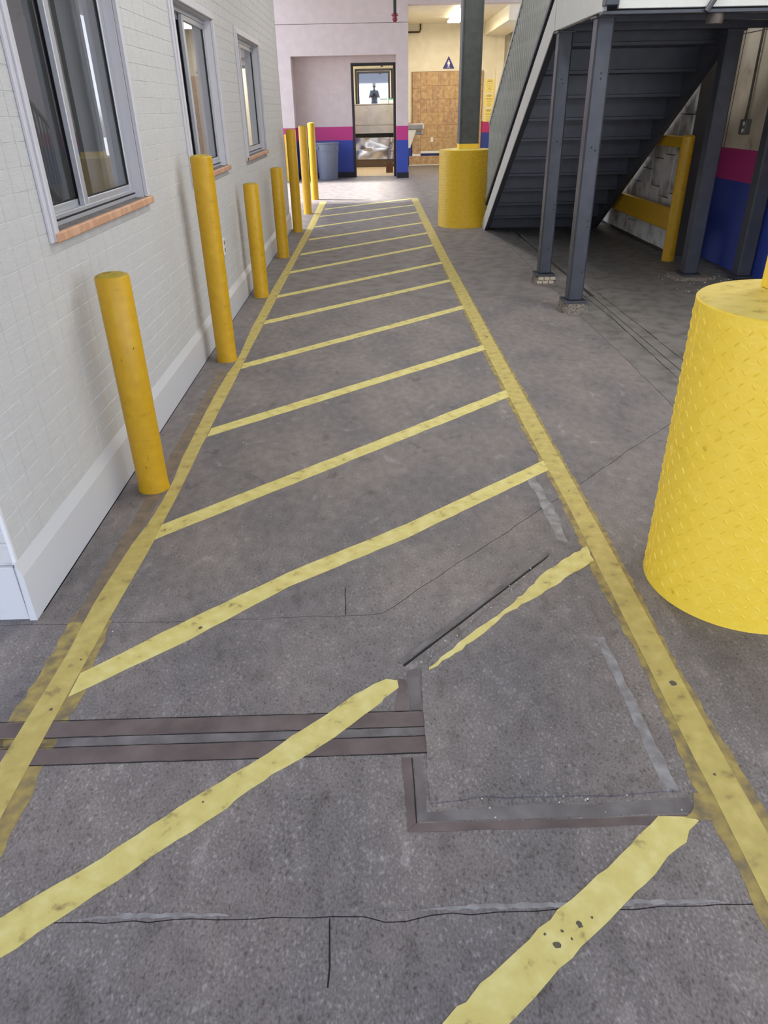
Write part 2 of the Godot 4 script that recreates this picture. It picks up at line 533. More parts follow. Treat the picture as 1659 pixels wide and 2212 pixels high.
	m = tri_tex(mat("outdoor_concrete", Color.WHITE, 0.9), noise_tex(0.02, srgb(186, 184, 180), srgb(204, 202, 198), 256), 3.0)
	mat("outdoor_white", srgb(228, 228, 232), 0.8)
	mat("outdoor_dark", srgb(78, 80, 88), 0.9)
	mat("skin", srgb(92, 62, 48), 0.55)
	mat("phone_black", srgb(18, 18, 20), 0.25)
	mat("cap_white", srgb(214, 214, 216), 0.85)
	m = mat("body", Color.WHITE, 0.75)
	m.vertex_color_use_as_albedo = true
	mat("crumb", srgb(206, 202, 196), 0.9)

func noise_stripes() -> NoiseTexture2D:
	# fine uneven horizontal combing of the painted wall tiles
	return noise_tex(0.08, Color.BLACK, Color.WHITE, 512, FastNoiseLite.TYPE_SIMPLEX_SMOOTH, 3, 0.2, 0.8, 52)

# ---------------------------------------------------------------- floor
const NEAR := Rect2(-1.6, -6.1, 3.2, 6.4)

func slab(floor_node: Node3D, outline: Array, m: Material, uvr := Rect2()) -> void:
	for part in Geometry2D.offset_polygon(PackedVector2Array(outline), -0.0013):
		var s := begin()
		prism(s, Array(part), -0.12, 0.0, uvr)
		add(floor_node, "slab", s, m)

func make_floor() -> void:
	rng.seed = 77
	var fl := thing("floor", "worn grey concrete garage floor of cracked slabs", "floor", Vector3.ZERO, "", "structure")
	var j1 := jag(v2([-8, -1.79, -0.524, -1.792, -0.12, -1.80, -0.002, -1.806, 0.083, -1.889, 0.273, -2.087, 0.446, -2.251, 0.623, -2.435, 0.897, -2.704, 1.106, -2.926, 1.44, -3.261, 1.57, -3.39]), 0.05, 0.004, false)
	var j2 := jag(v2([-8, -0.834, -0.6, -0.834, -0.155, -0.831, -0.05, -0.83, -0.01, -0.818, 0.03, -0.818, 0.081, -0.829, 0.297, -0.832, 1.57, -0.834]), 0.04, 0.0035, false)
	var j3 := jag(v2([-1.1, -6.13, -0.686, -6.123, -0.411, -6.072, -0.211, -6.058, 0.083, -6.09, 0.318, -6.067, 0.776, -6.026, 1.217, -6.101, 1.57, -6.063]), 0.06, 0.008, false)
	var j4 := jag(v2([-8, -14.1, -0.642, -14.115, 0.047, -14.143, 0.689, -14.18, 1.57, -14.27]), 0.2, 0.006, false)
	var lj := jag(v2([1.57, -3.39, 1.575, -4.4, 1.568, -5.3, 1.57, -6.063]), 0.07, 0.004, false)
	var rev := func(a: Array) -> Array:
		var b := a.duplicate()
		b.reverse()
		return b
	slab(fl, v2([-8, 0.3]) + j2 + v2([1.57, 0.3]), M.floor_near, NEAR)
	slab(fl, rev.call(j2) + j1, M.floor_near, NEAR)
	slab(fl, v2([-1.1, -1.86, -8, -1.86]) + j1 + lj.slice(1) + rev.call(j3).slice(1), M.floor_near, NEAR)
	slab(fl, j3 + v2([1.57, -14.27]) + rev.call(j4).slice(1) + v2([-8, -10.34, -1.1, -10.34]), M.floor_far)
	slab(fl, j4 + v2([1.57, -22.6, -8, -22.6]), M.floor_far)
	slab(fl, v2([1.57, 0.3, 1.57, -3.39]) + lj.slice(1) + v2([1.57, -14.27, 1.57, -22.6, 1.826, -22.6, 1.826, -9.72, 1.812, -9.70, 1.812, -6.06, 1.806, -6.04, 1.826, -6.04, 1.826, 0.3]), M.floor_dirty)
	slab(fl, v2([1.83, 0.3, 1.83, -6.04, 1.846, -6.04, 1.846, -9.70, 1.83, -9.72, 1.83, -22.6, 2.552, -22.6, 2.552, -8.7, 2.54, -7.0, 2.524, -6.0, 2.53, 0.3]), M.floor_dirty)
	slab(fl, v2([2.53, 0.3, 2.524, -6.0, 2.54, -7.0, 2.552, -8.7, 2.552, -22.6, 9, -22.6, 9, 0.3]), M.floor_dirty)
	slab(fl, v2([-8, 0.3, 9, 0.3, 9, 8.0, -8, 8.0]), M.floor_far)
	box(fl, "sub_base", M.under_floor, -8, 9, -0.30, -0.13, -22.6, 8.0)

	# bands set into the slab where channels were filled in
	var inlay := func(flat: Array, m: Material, top: float, step := 0.05, amp := 0.003, called := "filled_channel") -> void:
		var s := begin()
		prism(s, jag(v2(flat), step, amp), -0.005, top, NEAR)
		add(fl, called, s, m)
	inlay.call([-1.30, -1.374, 0.172, -1.379, 0.172, -1.328, -1.30, -1.318], M.brown_strip, 0.0009)
	inlay.call([-1.30, -1.314, 0.168, -1.323, 0.168, -1.298, -1.30, -1.284], M.grey_strip, 0.0006)
	inlay.call([-1.30, -1.280, 0.168, -1.292, 0.15, -1.24, -1.30, -1.228], M.brown_strip, 0.0009)
	inlay.call([0.028, -1.383, 0.060, -1.383, 0.062, -1.500, 0.042, -1.506], M.brown_strip, 0.0008, 0.03, 0.002)
	inlay.call([0.066, -1.385, 0.096, -1.385, 0.103, -1.552, 0.066, -1.535], M.grey_strip, 0.0012, 0.03, 0.002)
	inlay.call([0.039, -1.226, 0.063, -1.226, 0.064, -1.040, 0.044, -1.018], M.brown_strip, 0.0009, 0.03, 0.002)
	inlay.call([0.044, -1.017, 0.064, -1.038, 0.340, -1.040, 0.70, -1.042, 0.70, -1.022, 0.335, -1.017], M.brown_strip, 0.0009, 0.04, 0.002)
	inlay.call([0.066, -1.044, 0.70, -1.046, 0.70, -1.088, 0.45, -1.076, 0.30, -1.080, 0.09, -1.066, 0.09, -1.228, 0.068, -1.228], M.grey_strip, 0.0006, 0.04, 0.003)
	# the later patch, standing a little proud, with its broken edges
	inlay.call([0.108, -1.545, 0.30, -1.765, 0.48, -1.96, 0.632, -2.157, 0.668, -2.204, 0.667, -1.65, 0.672, -1.34, 0.684, -1.106, 0.52, -1.098, 0.36, -1.102, 0.21, -1.106, 0.10, -1.092, 0.102, -1.385], M.floor_near, 0.0035, 0.035, 0.004, "concrete_patch")
	inlay.call([0.638, -2.76, 0.676, -2.74, 0.700, -2.40, 0.690, -2.20, 0.655, -2.22, 0.650, -2.45], M.chalk, 0.0006, 0.04, 0.006, "lime_streak")
	inlay.call([0.640, -1.66, 0.667, -1.66, 0.673, -1.34, 0.684, -1.106, 0.650, -1.115, 0.646, -1.36], M.chalk, 0.0042, 0.04, 0.004, "lime_streak")
	# narrow steel edge of the old pit and the open slit beside it
	inlay.call([0.041, -1.578, 0.596, -2.138, 0.606, -2.128, 0.052, -1.566], M.grey_strip, 0.0022, 0.05, 0.0015, "steel_edge")
	inlay.call([0.055, -1.563, 0.600, -2.119, 0.603, -2.115, 0.060, -1.555], M.under_floor, 0.0004, 0.05, 0.0008, "open_slit")
	for c in [[-1.30, -1.3765, 0.170, -1.3815], [-1.30, -1.3162, 0.168, -1.3255], [-1.30, -1.2822, 0.166, -1.2950], [-1.30, -1.2268, 0.12, -1.2385], [0.0645, -1.225, 0.0655, -1.040]]:
		var dirv := Vector2(c[2] - c[0], c[3] - c[1]).orthogonal().normalized() * 0.0011
		inlay.call([c[0] + dirv.x, c[1] + dirv.y, c[2] + dirv.x, c[3] + dirv.y, c[2] - dirv.x, c[3] - dirv.y, c[0] - dirv.x, c[1] - dirv.y], M.under_floor, 0.0011, 0.04, 0.0007, "open_joint")
	for c in [[-0.62, 0.0, 0.30], [-0.30, 0.02, 0.34], [0.06, -0.002, 0.36], [0.40, 0.0, 0.28]]:
		inlay.call([c[0], -0.839, c[0] + c[2], -0.839, c[0] + c[2] * 0.9, -0.845, c[0] + c[2] * 0.4, -0.850 - absf(c[1]) * 0.4, c[0] + 0.02, -0.844], M.chalk, 0.0008, 0.012, 0.0028, "broken_edge")
	for c in [[-0.121, -0.828, -0.117, -0.735, -0.119, -0.700, 0.0035], [-0.125, -1.955, -0.122, -1.88, -0.119, -1.805, 0.003]]:
		inlay.call([c[0], c[1], c[2], c[3], c[4], c[5], c[4] + c[6], c[5], c[2] + c[6], c[3], c[0] + c[6] * 0.6, c[1]], M.under_floor, 0.0004, 0.02, 0.0012, "crack")
	for c in [[1.757, -6.118, 1.78, -5.357, 1.757, -3.961], [1.901, -6.47, 1.915, -5.04, 1.914, -4.27], [2.2, -6.9, 2.6, -7.0, 2.9, -6.95]]:
		inlay.call([c[0], c[1], c[2], c[3], c[4], c[5], c[4] + 0.005, c[5], c[2] + 0.006, c[3], c[0] + 0.004, c[1]], M.under_floor, 0.0004, 0.06, 0.002, "crack")

	# washroom and corridor floors
	box(fl, "washroom_floor", M.tan_floor, -1.2, 0.72, 0.0, 0.012, -22.2, -18.72, 0.0)
	# pavement outside
	var pv := box(self, "ground", M.outdoor_concrete, -60, 60, -0.5, -0.32, -70, 70, 0.0)
	tag(pv, "pale concrete pavement outside the garage", "pavement", "", "structure")

# ---------------------------------------------------------------- floor markings
func marking(called: String, label: String, outline: Array, m: Material, top: float, step: float, amp: float, group := "") -> void:
	var s := begin()
	prism(s, jag(outline, step, amp), 0.0, top)
	var o := add(self, called, s, m)
	tag(o, label, "floor tape" if called != "old_floor_paint" else "floor paint", group)

func make_markings() -> void:
	rng.seed = 5
	marking("old_floor_paint", "rough worn yellow paint showing beside the tape along the white wall", v2([-1.02, 0.9, -0.84, 0.9, -0.842, -0.6, -0.846, -1.30, -0.838, -1.46, -0.86, -1.80, -0.99, -1.86, -1.0, -1.5, -1.01, -1.1]), M.old_paint, 0.0006, 0.03, 0.007)
	marking("old_floor_paint", "brown glue band beside the tape running along the white wall", v2([-0.985, -1.80, -0.945, -1.80, -0.92, -2.55, -0.915, -3.2, -0.925, -4.3, -0.985, -4.3, -0.98, -2.6]), M.brown_residue, 0.0007, 0.05, 0.003)
	marking("old_floor_paint", "dull yellow brown paint smears bordering the tape by the stairs", v2([0.730, 0.9, 0.730, -1.05, 0.722, -1.12, 0.742, -1.5, 0.728, -1.9, 0.736, -2.6, 0.712, -3.5, 0.698, -5.0, 0.690, -7.5, 0.81, -7.5, 0.822, -5.0, 0.838, -3.2, 0.850, -2.2, 0.842, -1.5, 0.858, -1.1, 0.864, 0.9]), M.old_paint, 0.0006, 0.03, 0.005)
	marking("boundary_tape", "long yellow tape line beside the bollards and white wall", v2([-0.972, 0.9, -0.962, -1.241, -0.945, -1.66, -0.950, -1.90, -0.931, -2.26, -0.912, -2.42, -0.903, -2.60, -0.903, -2.80, -0.918, -3.02, -0.925, -3.7, -0.921, -4.2, -0.905, -4.45, -0.905, -4.65, -0.921, -5.2, -0.925, -6.5, -0.908, -8.0, -0.905, -10.6, -0.925, -13.56, -0.812, -13.54, -0.812, -10.6, -0.836, -8.4, -0.846, -6.1, -0.852, -4.4, -0.855, -3.4, -0.852, -2.6, -0.857, -2.2, -0.868, -1.93, -0.879, -1.56, -0.888, -1.1, -0.895, 0.9]), M.tape_worn, 0.0014, 0.12, 0.0015)
	marking("boundary_tape", "long yellow tape line beside the yellow barrel guards and stairs", v2([0.762, 0.9, 0.759, -0.8, 0.757, -1.6, 0.756, -2.5, 0.738, -3.2, 0.724, -4.4, 0.710, -6.0, 0.702, -7.7, 0.692, -9.4, 0.690, -13.8, 0.812, -13.85, 0.80, -11.5, 0.798, -8.0, 0.803, -6.5, 0.812, -4.4, 0.824, -3.1, 0.832, -2.2, 0.830, -1.4, 0.834, -0.9, 0.836, 0.9]), M.tape_worn, 0.0014, 0.12, 0.0015)
	# right tape's left edge, used to end the hatch stripes
	var far := [[-0.779, -12.458, 0.69, -13.741], [-0.806, -11.566, 0.695, -12.783], [-0.803, -10.467, 0.698, -11.841], [-0.806, -9.366, 0.69, -10.65], [-0.822, -8.332, 0.695, -9.707], [-0.84, -7.327, 0.702, -8.766], [-0.846, -6.285, 0.706, -7.677], [-0.846, -5.426, 0.708, -6.792], [-0.850, -4.371, 0.722, -5.778], [-0.850, -3.311, 0.727, -4.66], [-0.858, -2.344, 0.733, -3.775], [-0.876, -1.514, 0.745, -2.864]]
	var names := ["pale diagonal hatch stripe at the end of the walkway, beside the last bollard", "pale diagonal hatch stripe starting at the tall bollard with the scuffed foot", "diagonal hatch stripe starting just past the tall bollard at the white wall's end", "diagonal hatch stripe starting between the small window's bollard and the wall end bollard", "diagonal hatch stripe starting at the short bollard under the small far window", "diagonal hatch stripe starting midway between the two neighbouring short bollards", "diagonal hatch stripe starting at the short bollard past the outlet plate", "diagonal hatch stripe cut across by a thin crosswise floor crack", "diagonal hatch stripe starting at the tall bollard before the second window", "diagonal hatch stripe starting between the lone short bollard and the tall bollard", "diagonal yellow hatch stripe starting just before the lone short bollard by the corner", "diagonal yellow hatch stripe crossing the bent dark floor crack"]
	for i in far.size():
		var a := Vector2(far[i][0], far[i][1])
		var b := Vector2(far[i][2], far[i][3])
		var hz := 0.055 if i > 3 else 0.06
		var top_b := [a + Vector2(0, hz), b + Vector2(0, hz), b - Vector2(0, hz), a - Vector2(0, hz)]
		if i == 11:
			top_b = v2([-0.876, -1.467, -0.586, -1.705, -0.318, -1.963, 0.1, -2.26, 0.749, -2.80, 0.745, -2.895, 0.1, -2.36, -0.326, -2.049, -0.608, -1.806, -0.876, -1.561])
		marking("hatch_stripe", names[i], top_b, M.tape, 0.0012, 0.06, 0.0022 if i > 6 else 0.001, "diagonal hatch stripes of the walkway")
	marking("hatch_stripe", "diagonal yellow stripe crossing the brown filled channels", v2([-0.92, -0.735, -0.783, -0.846, -0.691, -0.920, -0.618, -0.975, -0.535, -1.052, -0.419, -1.150, -0.321, -1.229, -0.192, -1.345, -0.106, -1.425, -0.028, -1.487, 0.006, -1.505, 0.037, -1.499, 0.040, -1.470, -0.002, -1.430, -0.008, -1.417, -0.133, -1.294, -0.214, -1.229, -0.280, -1.184, -0.393, -1.073, -0.514, -0.975, -0.578, -0.914, -0.662, -0.843, -0.748, -0.769, -0.90, -0.64]), M.tape, 0.0016, 0.03, 0.003)
	marking("hatch_stripe", "tapering torn yellow stripe on the edge of the concrete patch", v2([0.130, -1.545, 0.188, -1.607, 0.269, -1.692, 0.337, -1.754, 0.390, -1.806, 0.477, -1.900, 0.575, -2.022, 0.749, -2.168, 0.750, -2.074, 0.561, -1.916, 0.475, -1.847, 0.386, -1.782, 0.331, -1.718, 0.272, -1.658, 0.193, -1.586, 0.129, -1.535]), M.tape, 0.0046, 0.025, 0.004)
	marking("hatch_stripe", "wide scuffed yellow stripe below the brown channel corner", v2([-0.25, -0.35, 0.088, -0.636, 0.183, -0.712, 0.290, -0.797, 0.369, -0.853, 0.461, -0.918, 0.553, -0.995, 0.611, -1.040, 0.685, -1.036, 0.698, -1.026, 0.667, -1.003, 0.650, -0.974, 0.597, -0.942, 0.558, -0.904, 0.485, -0.850, 0.454, -0.826, 0.365, -0.761, 0.292, -0.703, 0.205, -0.633, -0.12, -0.36]), M.tape, 0.0016, 0.03, 0.0035)
	marking("tape_scrap", "dirty torn scrap of yellow tape at the corner of the channel", v2([0.67, -1.035, 0.70, -1.06, 0.715, -1.10, 0.745, -1.085, 0.755, -1.045, 0.73, -1.025]), M.old_paint, 0.0018, 0.015, 0.004)
	# bare spots and scuffs where the tape is worn through
	var st := begin()
	for c in [[0.318, -0.765, 0.008], [0.372, -0.802, 0.007], [0.335, -0.79, 0.004], [0.30, -0.785, 0.003], [0.35, -0.775, 0.003], [0.40, -0.815, 0.003], [-0.905, -1.42, 0.006], [0.80, -1.46, 0.011], [-0.57, -1.755, 0.007], [-0.895, -1.62, 0.004], [0.785, -1.15, 0.004], [-0.43, -1.11, 0.003], [0.79, -2.6, 0.005], [0.775, -4.9, 0.012]]:
		var ring := []
		for k in 9:
			var ang := TAU * k / 9
			ring.append(Vector2(c[0] + cos(ang) * c[2] * rng.randf_range(0.6, 1.2), c[1] + sin(ang) * c[2] * rng.randf_range(0.6, 1.2)))
		prism(st, ring, 0.0, 0.0019)
	var o := add(self, "worn_spots", st, M.scuff)
	tag(o, "small bare grey spots worn through the yellow floor tape", "worn spots", "", "stuff")
	# paint chips and grit
	var cs := begin()
	for k in 130:
		var p: Vector3
		if k < 60:
			p = Vector3(rng.randf_range(2.6, 3.3), 0.0, rng.randf_range(-6.9, -6.1))
		elif k < 90:
			p = Vector3(rng.randf_range(0.1, 0.6), 0.0, 0.0)
			p.z = -1.545 - (p.x - 0.1) * 1.12 + rng.randf_range(-0.03, 0.03)
		elif k < 100:
			p = Vector3(rng.randf_range(0.1, 0.68), 0.0, rng.randf_range(-1.10, -1.04))
		else:
			p = Vector3(rng.randf_range(-0.9, 2.4), 0.0, rng.randf_range(-5.5, -0.8))
		var r := rng.randf_range(0.0009, 0.0024) * (2.2 if k < 60 else 1.0)
		bb(cs, p + Vector3(0, r * 0.4 + 0.001, 0), Vector3(r * 2.2, r, r * 1.6), 0.0, Basis(Vector3.UP, rng.randf() * TAU))
	o = add(self, "paint_crumbs", cs, M.crumb)
	tag(o, "scattered pale crumbs and paint chips on the floor", "crumbs", "", "stuff")

# ---------------------------------------------------------------- white building with windows
const XW := -1.12
var WIN := [[-2.66, -3.81], [-4.91, -6.09], [-7.14, -8.45]]

func make_white_building() -> void:
	var b := thing("wall_left", "white painted tile wall with three windows beside the walkway", "wall", Vector3.ZERO, "", "structure")
	var z0 := -1.835
	var z1 := -10.32
	var y0 := 1.045
	var y1 := 1.97
	var xb := XW - 0.002
	box(b, "wall_core", M.white_joint, xb - 0.24, xb, 0, y0 - 0.03, z1, z0, 0.0)
	box(b, "wall_core", M.white_joint, xb - 0.24, xb, y1, 4.2, z1, z0, 0.0)
	var piers := [[z0, WIN[0][0]], [WIN[0][1], WIN[1][0]], [WIN[1][1], WIN[2][0]], [WIN[2][1], z1]]
	for p in piers:
		box(b, "wall_core", M.white_joint, xb - 0.24, xb, y0 - 0.03, y1, p[1], p[0], 0.0)
	box(b, "wall_core", M.white_paint, -5.2, xb - 0.24, 0, 4.2, z0 - 0.24, z0, 0.0)
	box(b, "wall_core", M.white_paint, -5.2, xb - 0.24, 0, 4.2, z1, z1 + 0.24, 0.0)
	box(b, "wall_core", M.white_paint, -5.4, -5.2, 0, 4.2, z1, z0, 0.0)
	# dim room inside
	box(b, "interior_wall", M.room_paint, -3.6, -3.5, 0, 3.0, z1 + 0.24, z0 - 0.24, 0.0)
	box(b, "interior_ceiling", M.room_paint, -3.5, xb - 0.24, 2.7, 2.8, z1 + 0.24, z0 - 0.24, 0.0)
	box(b, "interior_floor", M.room_paint, -3.5, xb - 0.24, 0.0, 0.1, z1 + 0.24, z0 - 0.24, 0.0)
	# tiles: 100 x 70 mm, slightly proud and uneven
	rng.seed = 9
	var meshes := []
	for k in 4:
		var s := begin()
		var j := func() -> float: return rng.randf_range(-0.0006, 0.0006)
		var w := 0.0493
		var h := 0.0344
		var f := [Vector3(j.call(), -h + 0.0016, w - 0.0016), Vector3(j.call(), -h + 0.0016, -w + 0.0016), Vector3(j.call(), h - 0.0016, -w + 0.0016), Vector3(j.call(), h - 0.0016, w - 0.0016)]
		var e := [Vector3(-0.0025, -h, w), Vector3(-0.0025, -h, -w), Vector3(-0.0025, h, -w), Vector3(-0.0025, h, w)]
		quad(s, f[0], f[1], f[2], f[3])
		for i in 4:
			quad(s, e[i], e[(i + 1) % 4], f[(i + 1) % 4], f[i])
		s.generate_normals()
		var am := s.commit()
		am.surface_set_material(0, M.white_tile)
		meshes.append(am)
	var spots := []
	var rows := 41
	var cols := 84
	for r in rows:
		for c in cols:
			var y := 0.21 + 0.07 * (r + 0.5)
			var z := z0 - 0.1 * (c + 0.5)
			if z - 0.05 < z1:
				continue
			var hit := false
			for w in WIN:
				if z + 0.05 > w[1] - 0.055 and z - 0.05 < w[0] + 0.055 and y + 0.035 > 0.985 and y - 0.035 < 2.03:
					hit = true
			if not hit:
				spots.append(Vector3(XW, y, z))
	# the courses that meet a window are cut to fit
	for w in WIN:
		for r in rows:
			var y := 0.21 + 0.07 * (r + 0.5)
			if y + 0.035 > 0.985 and y - 0.035 < 2.03:
				for side in 2:
					var edge: float = w[0] + 0.052 if side == 0 else w[1] - 0.052
					var c := int(floorf((z0 - edge) / 0.1))
					var za: float = z0 - 0.1 * c if side == 0 else edge
					var zb: float = edge if side == 0 else z0 - 0.1 * (c + 1)
					if za - zb > 0.012:
						var s := begin()
						bx(s, XW - 0.0025, XW, y - 0.034, y + 0.034, zb + 0.0012, za - 0.0012, 0.001)
						var o := add(b, "tile", s, M.white_tile)
	spots.sort_custom(func(p, q): return p.distance_squared_to(Vector3(0, 1.4, 0)) < q.distance_squared_to(Vector3(0, 1.4, 0)))
	var shown := spots.filter(func(p): return p.y < 0.9 - (p.z + 2.2) * 0.75)
	var first := shown.slice(0, 230)
	var have := {}
	for p in first:
		have[p] = true
		inst(b, "tile", meshes[rng.randi() % 4], null, Transform3D(Basis(), p))
	var rest := begin()
	for p in spots:
		if not have.has(p):
			rest.append_from(meshes[rng.randi() % 4], 0, Transform3D(Basis(), p))
	var o := MeshInstance3D.new()
	o.name = "tiles_beyond"
	o.mesh = rest.commit()
	o.mesh.surface_set_material(0, M.white_tile)
	o.set_meta("kind", "stuff")
	b.add_child(o, true)
	# end face: the same tiles, seen as a thin sliver at the corner
	var ends := begin()
	for r in 58:
		for c in 6:
			ends.append_from(meshes[(r * 7 + c) % 4], 0, Transform3D(Basis(Vector3.UP, -PI / 2), Vector3(XW - 0.055 - 0.1 * c, 0.21 + 0.07 * (r + 0.5), z0 + 0.004)))
	o = MeshInstance3D.new()
	o.name = "end_tiles"
	o.mesh = ends.commit()
	o.mesh.surface_set_material(0, M.white_tile)
	o.set_meta("kind", "stuff")
	b.add_child(o, true)
	# a corner bead closes the two faces
	box(b, "corner_bead", M.white_paint, XW - 0.012, XW + 0.001, 0.2, 4.2, z0 - 0.008, z0 + 0.005, 0.002)

	# baseboard with a sloping top
	var bbd := thing("baseboard_left", "tall white baseboard with sloping top along the white wall", "baseboard", Vector3.ZERO, "", "structure")
	var s := begin()
	var xf := XW + 0.017
	var prof := [Vector2(XW - 0.006, 0.0), Vector2(xf, 0.0), Vector2(xf, 0.168), Vector2(XW + 0.001, 0.212), Vector2(XW - 0.006, 0.212)]
	for i in prof.size():
		var a: Vector2 = prof[i]
		var c: Vector2 = prof[(i + 1) % prof.size()]
		quad(s, Vector3(a.x, a.y, z0 + 0.02), Vector3(a.x, a.y, z1), Vector3(c.x, c.y, z1), Vector3(c.x, c.y, z0 + 0.02)) if false else quad(s, Vector3(a.x, a.y, z1), Vector3(c.x, c.y, z1), Vector3(c.x, c.y, z0 + 0.02), Vector3(a.x, a.y, z0 + 0.02))
	quad(s, Vector3(prof[0].x, 0, z0 + 0.02), Vector3(prof[1].x, 0, z0 + 0.02), Vector3(prof[2].x, 0.168, z0 + 0.02), Vector3(prof[3].x, 0.212, z0 + 0.02))
	add(bbd, "board", s, M.white_base)
	box(bbd, "board", M.white_base, -5.2, XW + 0.002, 0, 0.2, z0 + 0.001, z0 + 0.016, 0.003)

	for i in 3:
		make_window(i)
	# outlet plate low on the wall
	var pl := thing("wall_outlet", "white electrical outlet plate low on the white tile wall", "outlet", Vector3(XW, 0.53, -5.60))
	s = begin()
	bb(s, Vector3(0.004, 0, 0), Vector3(0.008, 0.115, 0.07), 0.002)
	add(pl, "plate", s, M.plate_white)
	for dy in [-0.026, 0.026]:
		s = begin()
		bb(s, Vector3(0.0085, dy, 0), Vector3(0.002, 0.028, 0.03), 0.0005)
		add(pl, "socket", s, M.metal_box)

func make_window(i: int) -> void:
	var zn: float = WIN[i][0]
	var zf: float = WIN[i][1]
	var labels := ["wide sliding window showing dark glass with a yellow barrel reflection", "sliding window behind a tall bollard with a lamp reflection", "small window with a closed pale blind by the wall end"]
	var t := thing("window_%d" % (i + 1), labels[i], "window", Vector3.ZERO, "", "structure")
	var y0 := 1.045
	var y1 := 1.97
	var xg := XW - 0.052
	# reveals
	box(t, "reveal", M.casing, XW - 0.246, XW, y0, y1, zn - 0.006, zn, 0.0)
	box(t, "reveal", M.casing, XW - 0.246, XW, y0, y1, zf, zf + 0.006, 0.0)
	box(t, "reveal", M.casing, XW - 0.246, XW, y1 - 0.006, y1, zf, zn, 0.0)
	# stepped casing round the opening
	for st in [[0.031, 0.055, 0.012], [0.0, 0.030, 0.022]]:
		box(t, "casing", M.casing, XW - 0.001, XW + st[2], y0 - 0.03, y1 + st[0], zn + st[0], zn + st[1], 0.004)
		box(t, "casing", M.casing, XW - 0.001, XW + st[2], y0 + 0.002, y1 + st[0], zf - st[1], zf - st[0], 0.004)
		box(t, "casing", M.casing, XW - 0.001, XW + st[2], y1 + st[0], y1 + st[1], zf - st[1], zn + st[1], 0.004)
	# sill
	box(t, "sill", M.sill_top, XW - 0.246, XW + 0.006, y0 - 0.03, y0, zf - 0.07, zn + 0.0, 0.002)
	box(t, "sill_nosing", M.terracotta, XW + 0.006, XW + 0.026, y0 - 0.032, y0 + 0.001, zf - 0.072, zn + 0.03, 0.005)
	# frame
	var fr := Node3D.new()
	fr.name = "window_frame"
	t.add_child(fr)
	box(fr, "rail", M.aluminium, xg - 0.05, xg + 0.012, y0, y0 + 0.018, zf, zn, 0.002)
	box(fr, "track", M.rubber, xg - 0.004, xg + 0.013, y0 + 0.018, y0 + 0.022, zf, zn, 0.0)
	box(fr, "rail", M.aluminium, xg - 0.05, xg + 0.010, y0 + 0.022, y0 + 0.038, zf, zn, 0.002)
	box(fr, "rail", M.aluminium, xg - 0.05, xg + 0.012, y1 - 0.03, y1, zf, zn, 0.002)
	box(fr, "stile", M.aluminium, xg - 0.05, xg + 0.012, y0, y1, zn - 0.02, zn, 0.002)
	box(fr, "stile", M.aluminium, xg - 0.05, xg + 0.006, y0, y1, zf + 0.006, zf + 0.016, 0.002)
	var zm := zn - 0.51
	# outer sash, near half; inner sash, far half
	var sash := func(za: float, zb: float, x: float) -> void:
		var sh := Node3D.new()
		sh.name = "sash"
		t.add_child(sh, true)
		box(sh, "stile", M.aluminium, x - 0.012, x + 0.012, y0 + 0.03, y1 - 0.03, zb, zb + 0.044, 0.003)
		box(sh, "stile", M.aluminium, x - 0.012, x + 0.012, y0 + 0.03, y1 - 0.03, za - 0.044, za, 0.003)
		box(sh, "rail", M.aluminium, x - 0.012, x + 0.012, y0 + 0.03, y0 + 0.062, zb + 0.044, za - 0.044, 0.003)
		box(sh, "rail", M.aluminium, x - 0.012, x + 0.012, y1 - 0.062, y1 - 0.03, zb + 0.044, za - 0.044, 0.003)
		box(sh, "gasket", M.rubber, x - 0.006, x + 0.006, y0 + 0.062, y1 - 0.062, zb + 0.044, zb + 0.049, 0.0)
		box(sh, "gasket", M.rubber, x - 0.006, x + 0.006, y0 + 0.062, y1 - 0.062, za - 0.049, za - 0.044, 0.0)
		box(sh, "gasket", M.rubber, x - 0.006, x + 0.006, y0 + 0.062, y0 + 0.066, zb + 0.049, za - 0.049, 0.0)
		var g := begin()
		quad(g, Vector3(x, y0 + 0.062, za - 0.044), Vector3(x, y0 + 0.062, zb + 0.044), Vector3(x, y1 - 0.062, zb + 0.044), Vector3(x, y1 - 0.062, za - 0.044))
		add(sh, "pane", g, M.glass)
	sash.call(zn - 0.02, zm - 0.045, xg - 0.032)
	sash.call(zm + 0.035, zf + 0.008, xg - 0.004)
	if i == 2:
		box(t, "roller_blind", M.blind, xg - 0.075, xg - 0.068, y0 + 0.01, y1 - 0.02, zf + 0.02, zn - 0.02, 0.0)
	else:
		box(t, "curtain_reflection", M.curtain_reflection_grey, xg - 0.11, xg - 0.10, y0 + 0.01, y1 - 0.02, zf + 0.02, zf + (0.06 if i == 0 else 0.22), 0.0)  # added grey strip: jamb reflection in the first window, curtain in the second

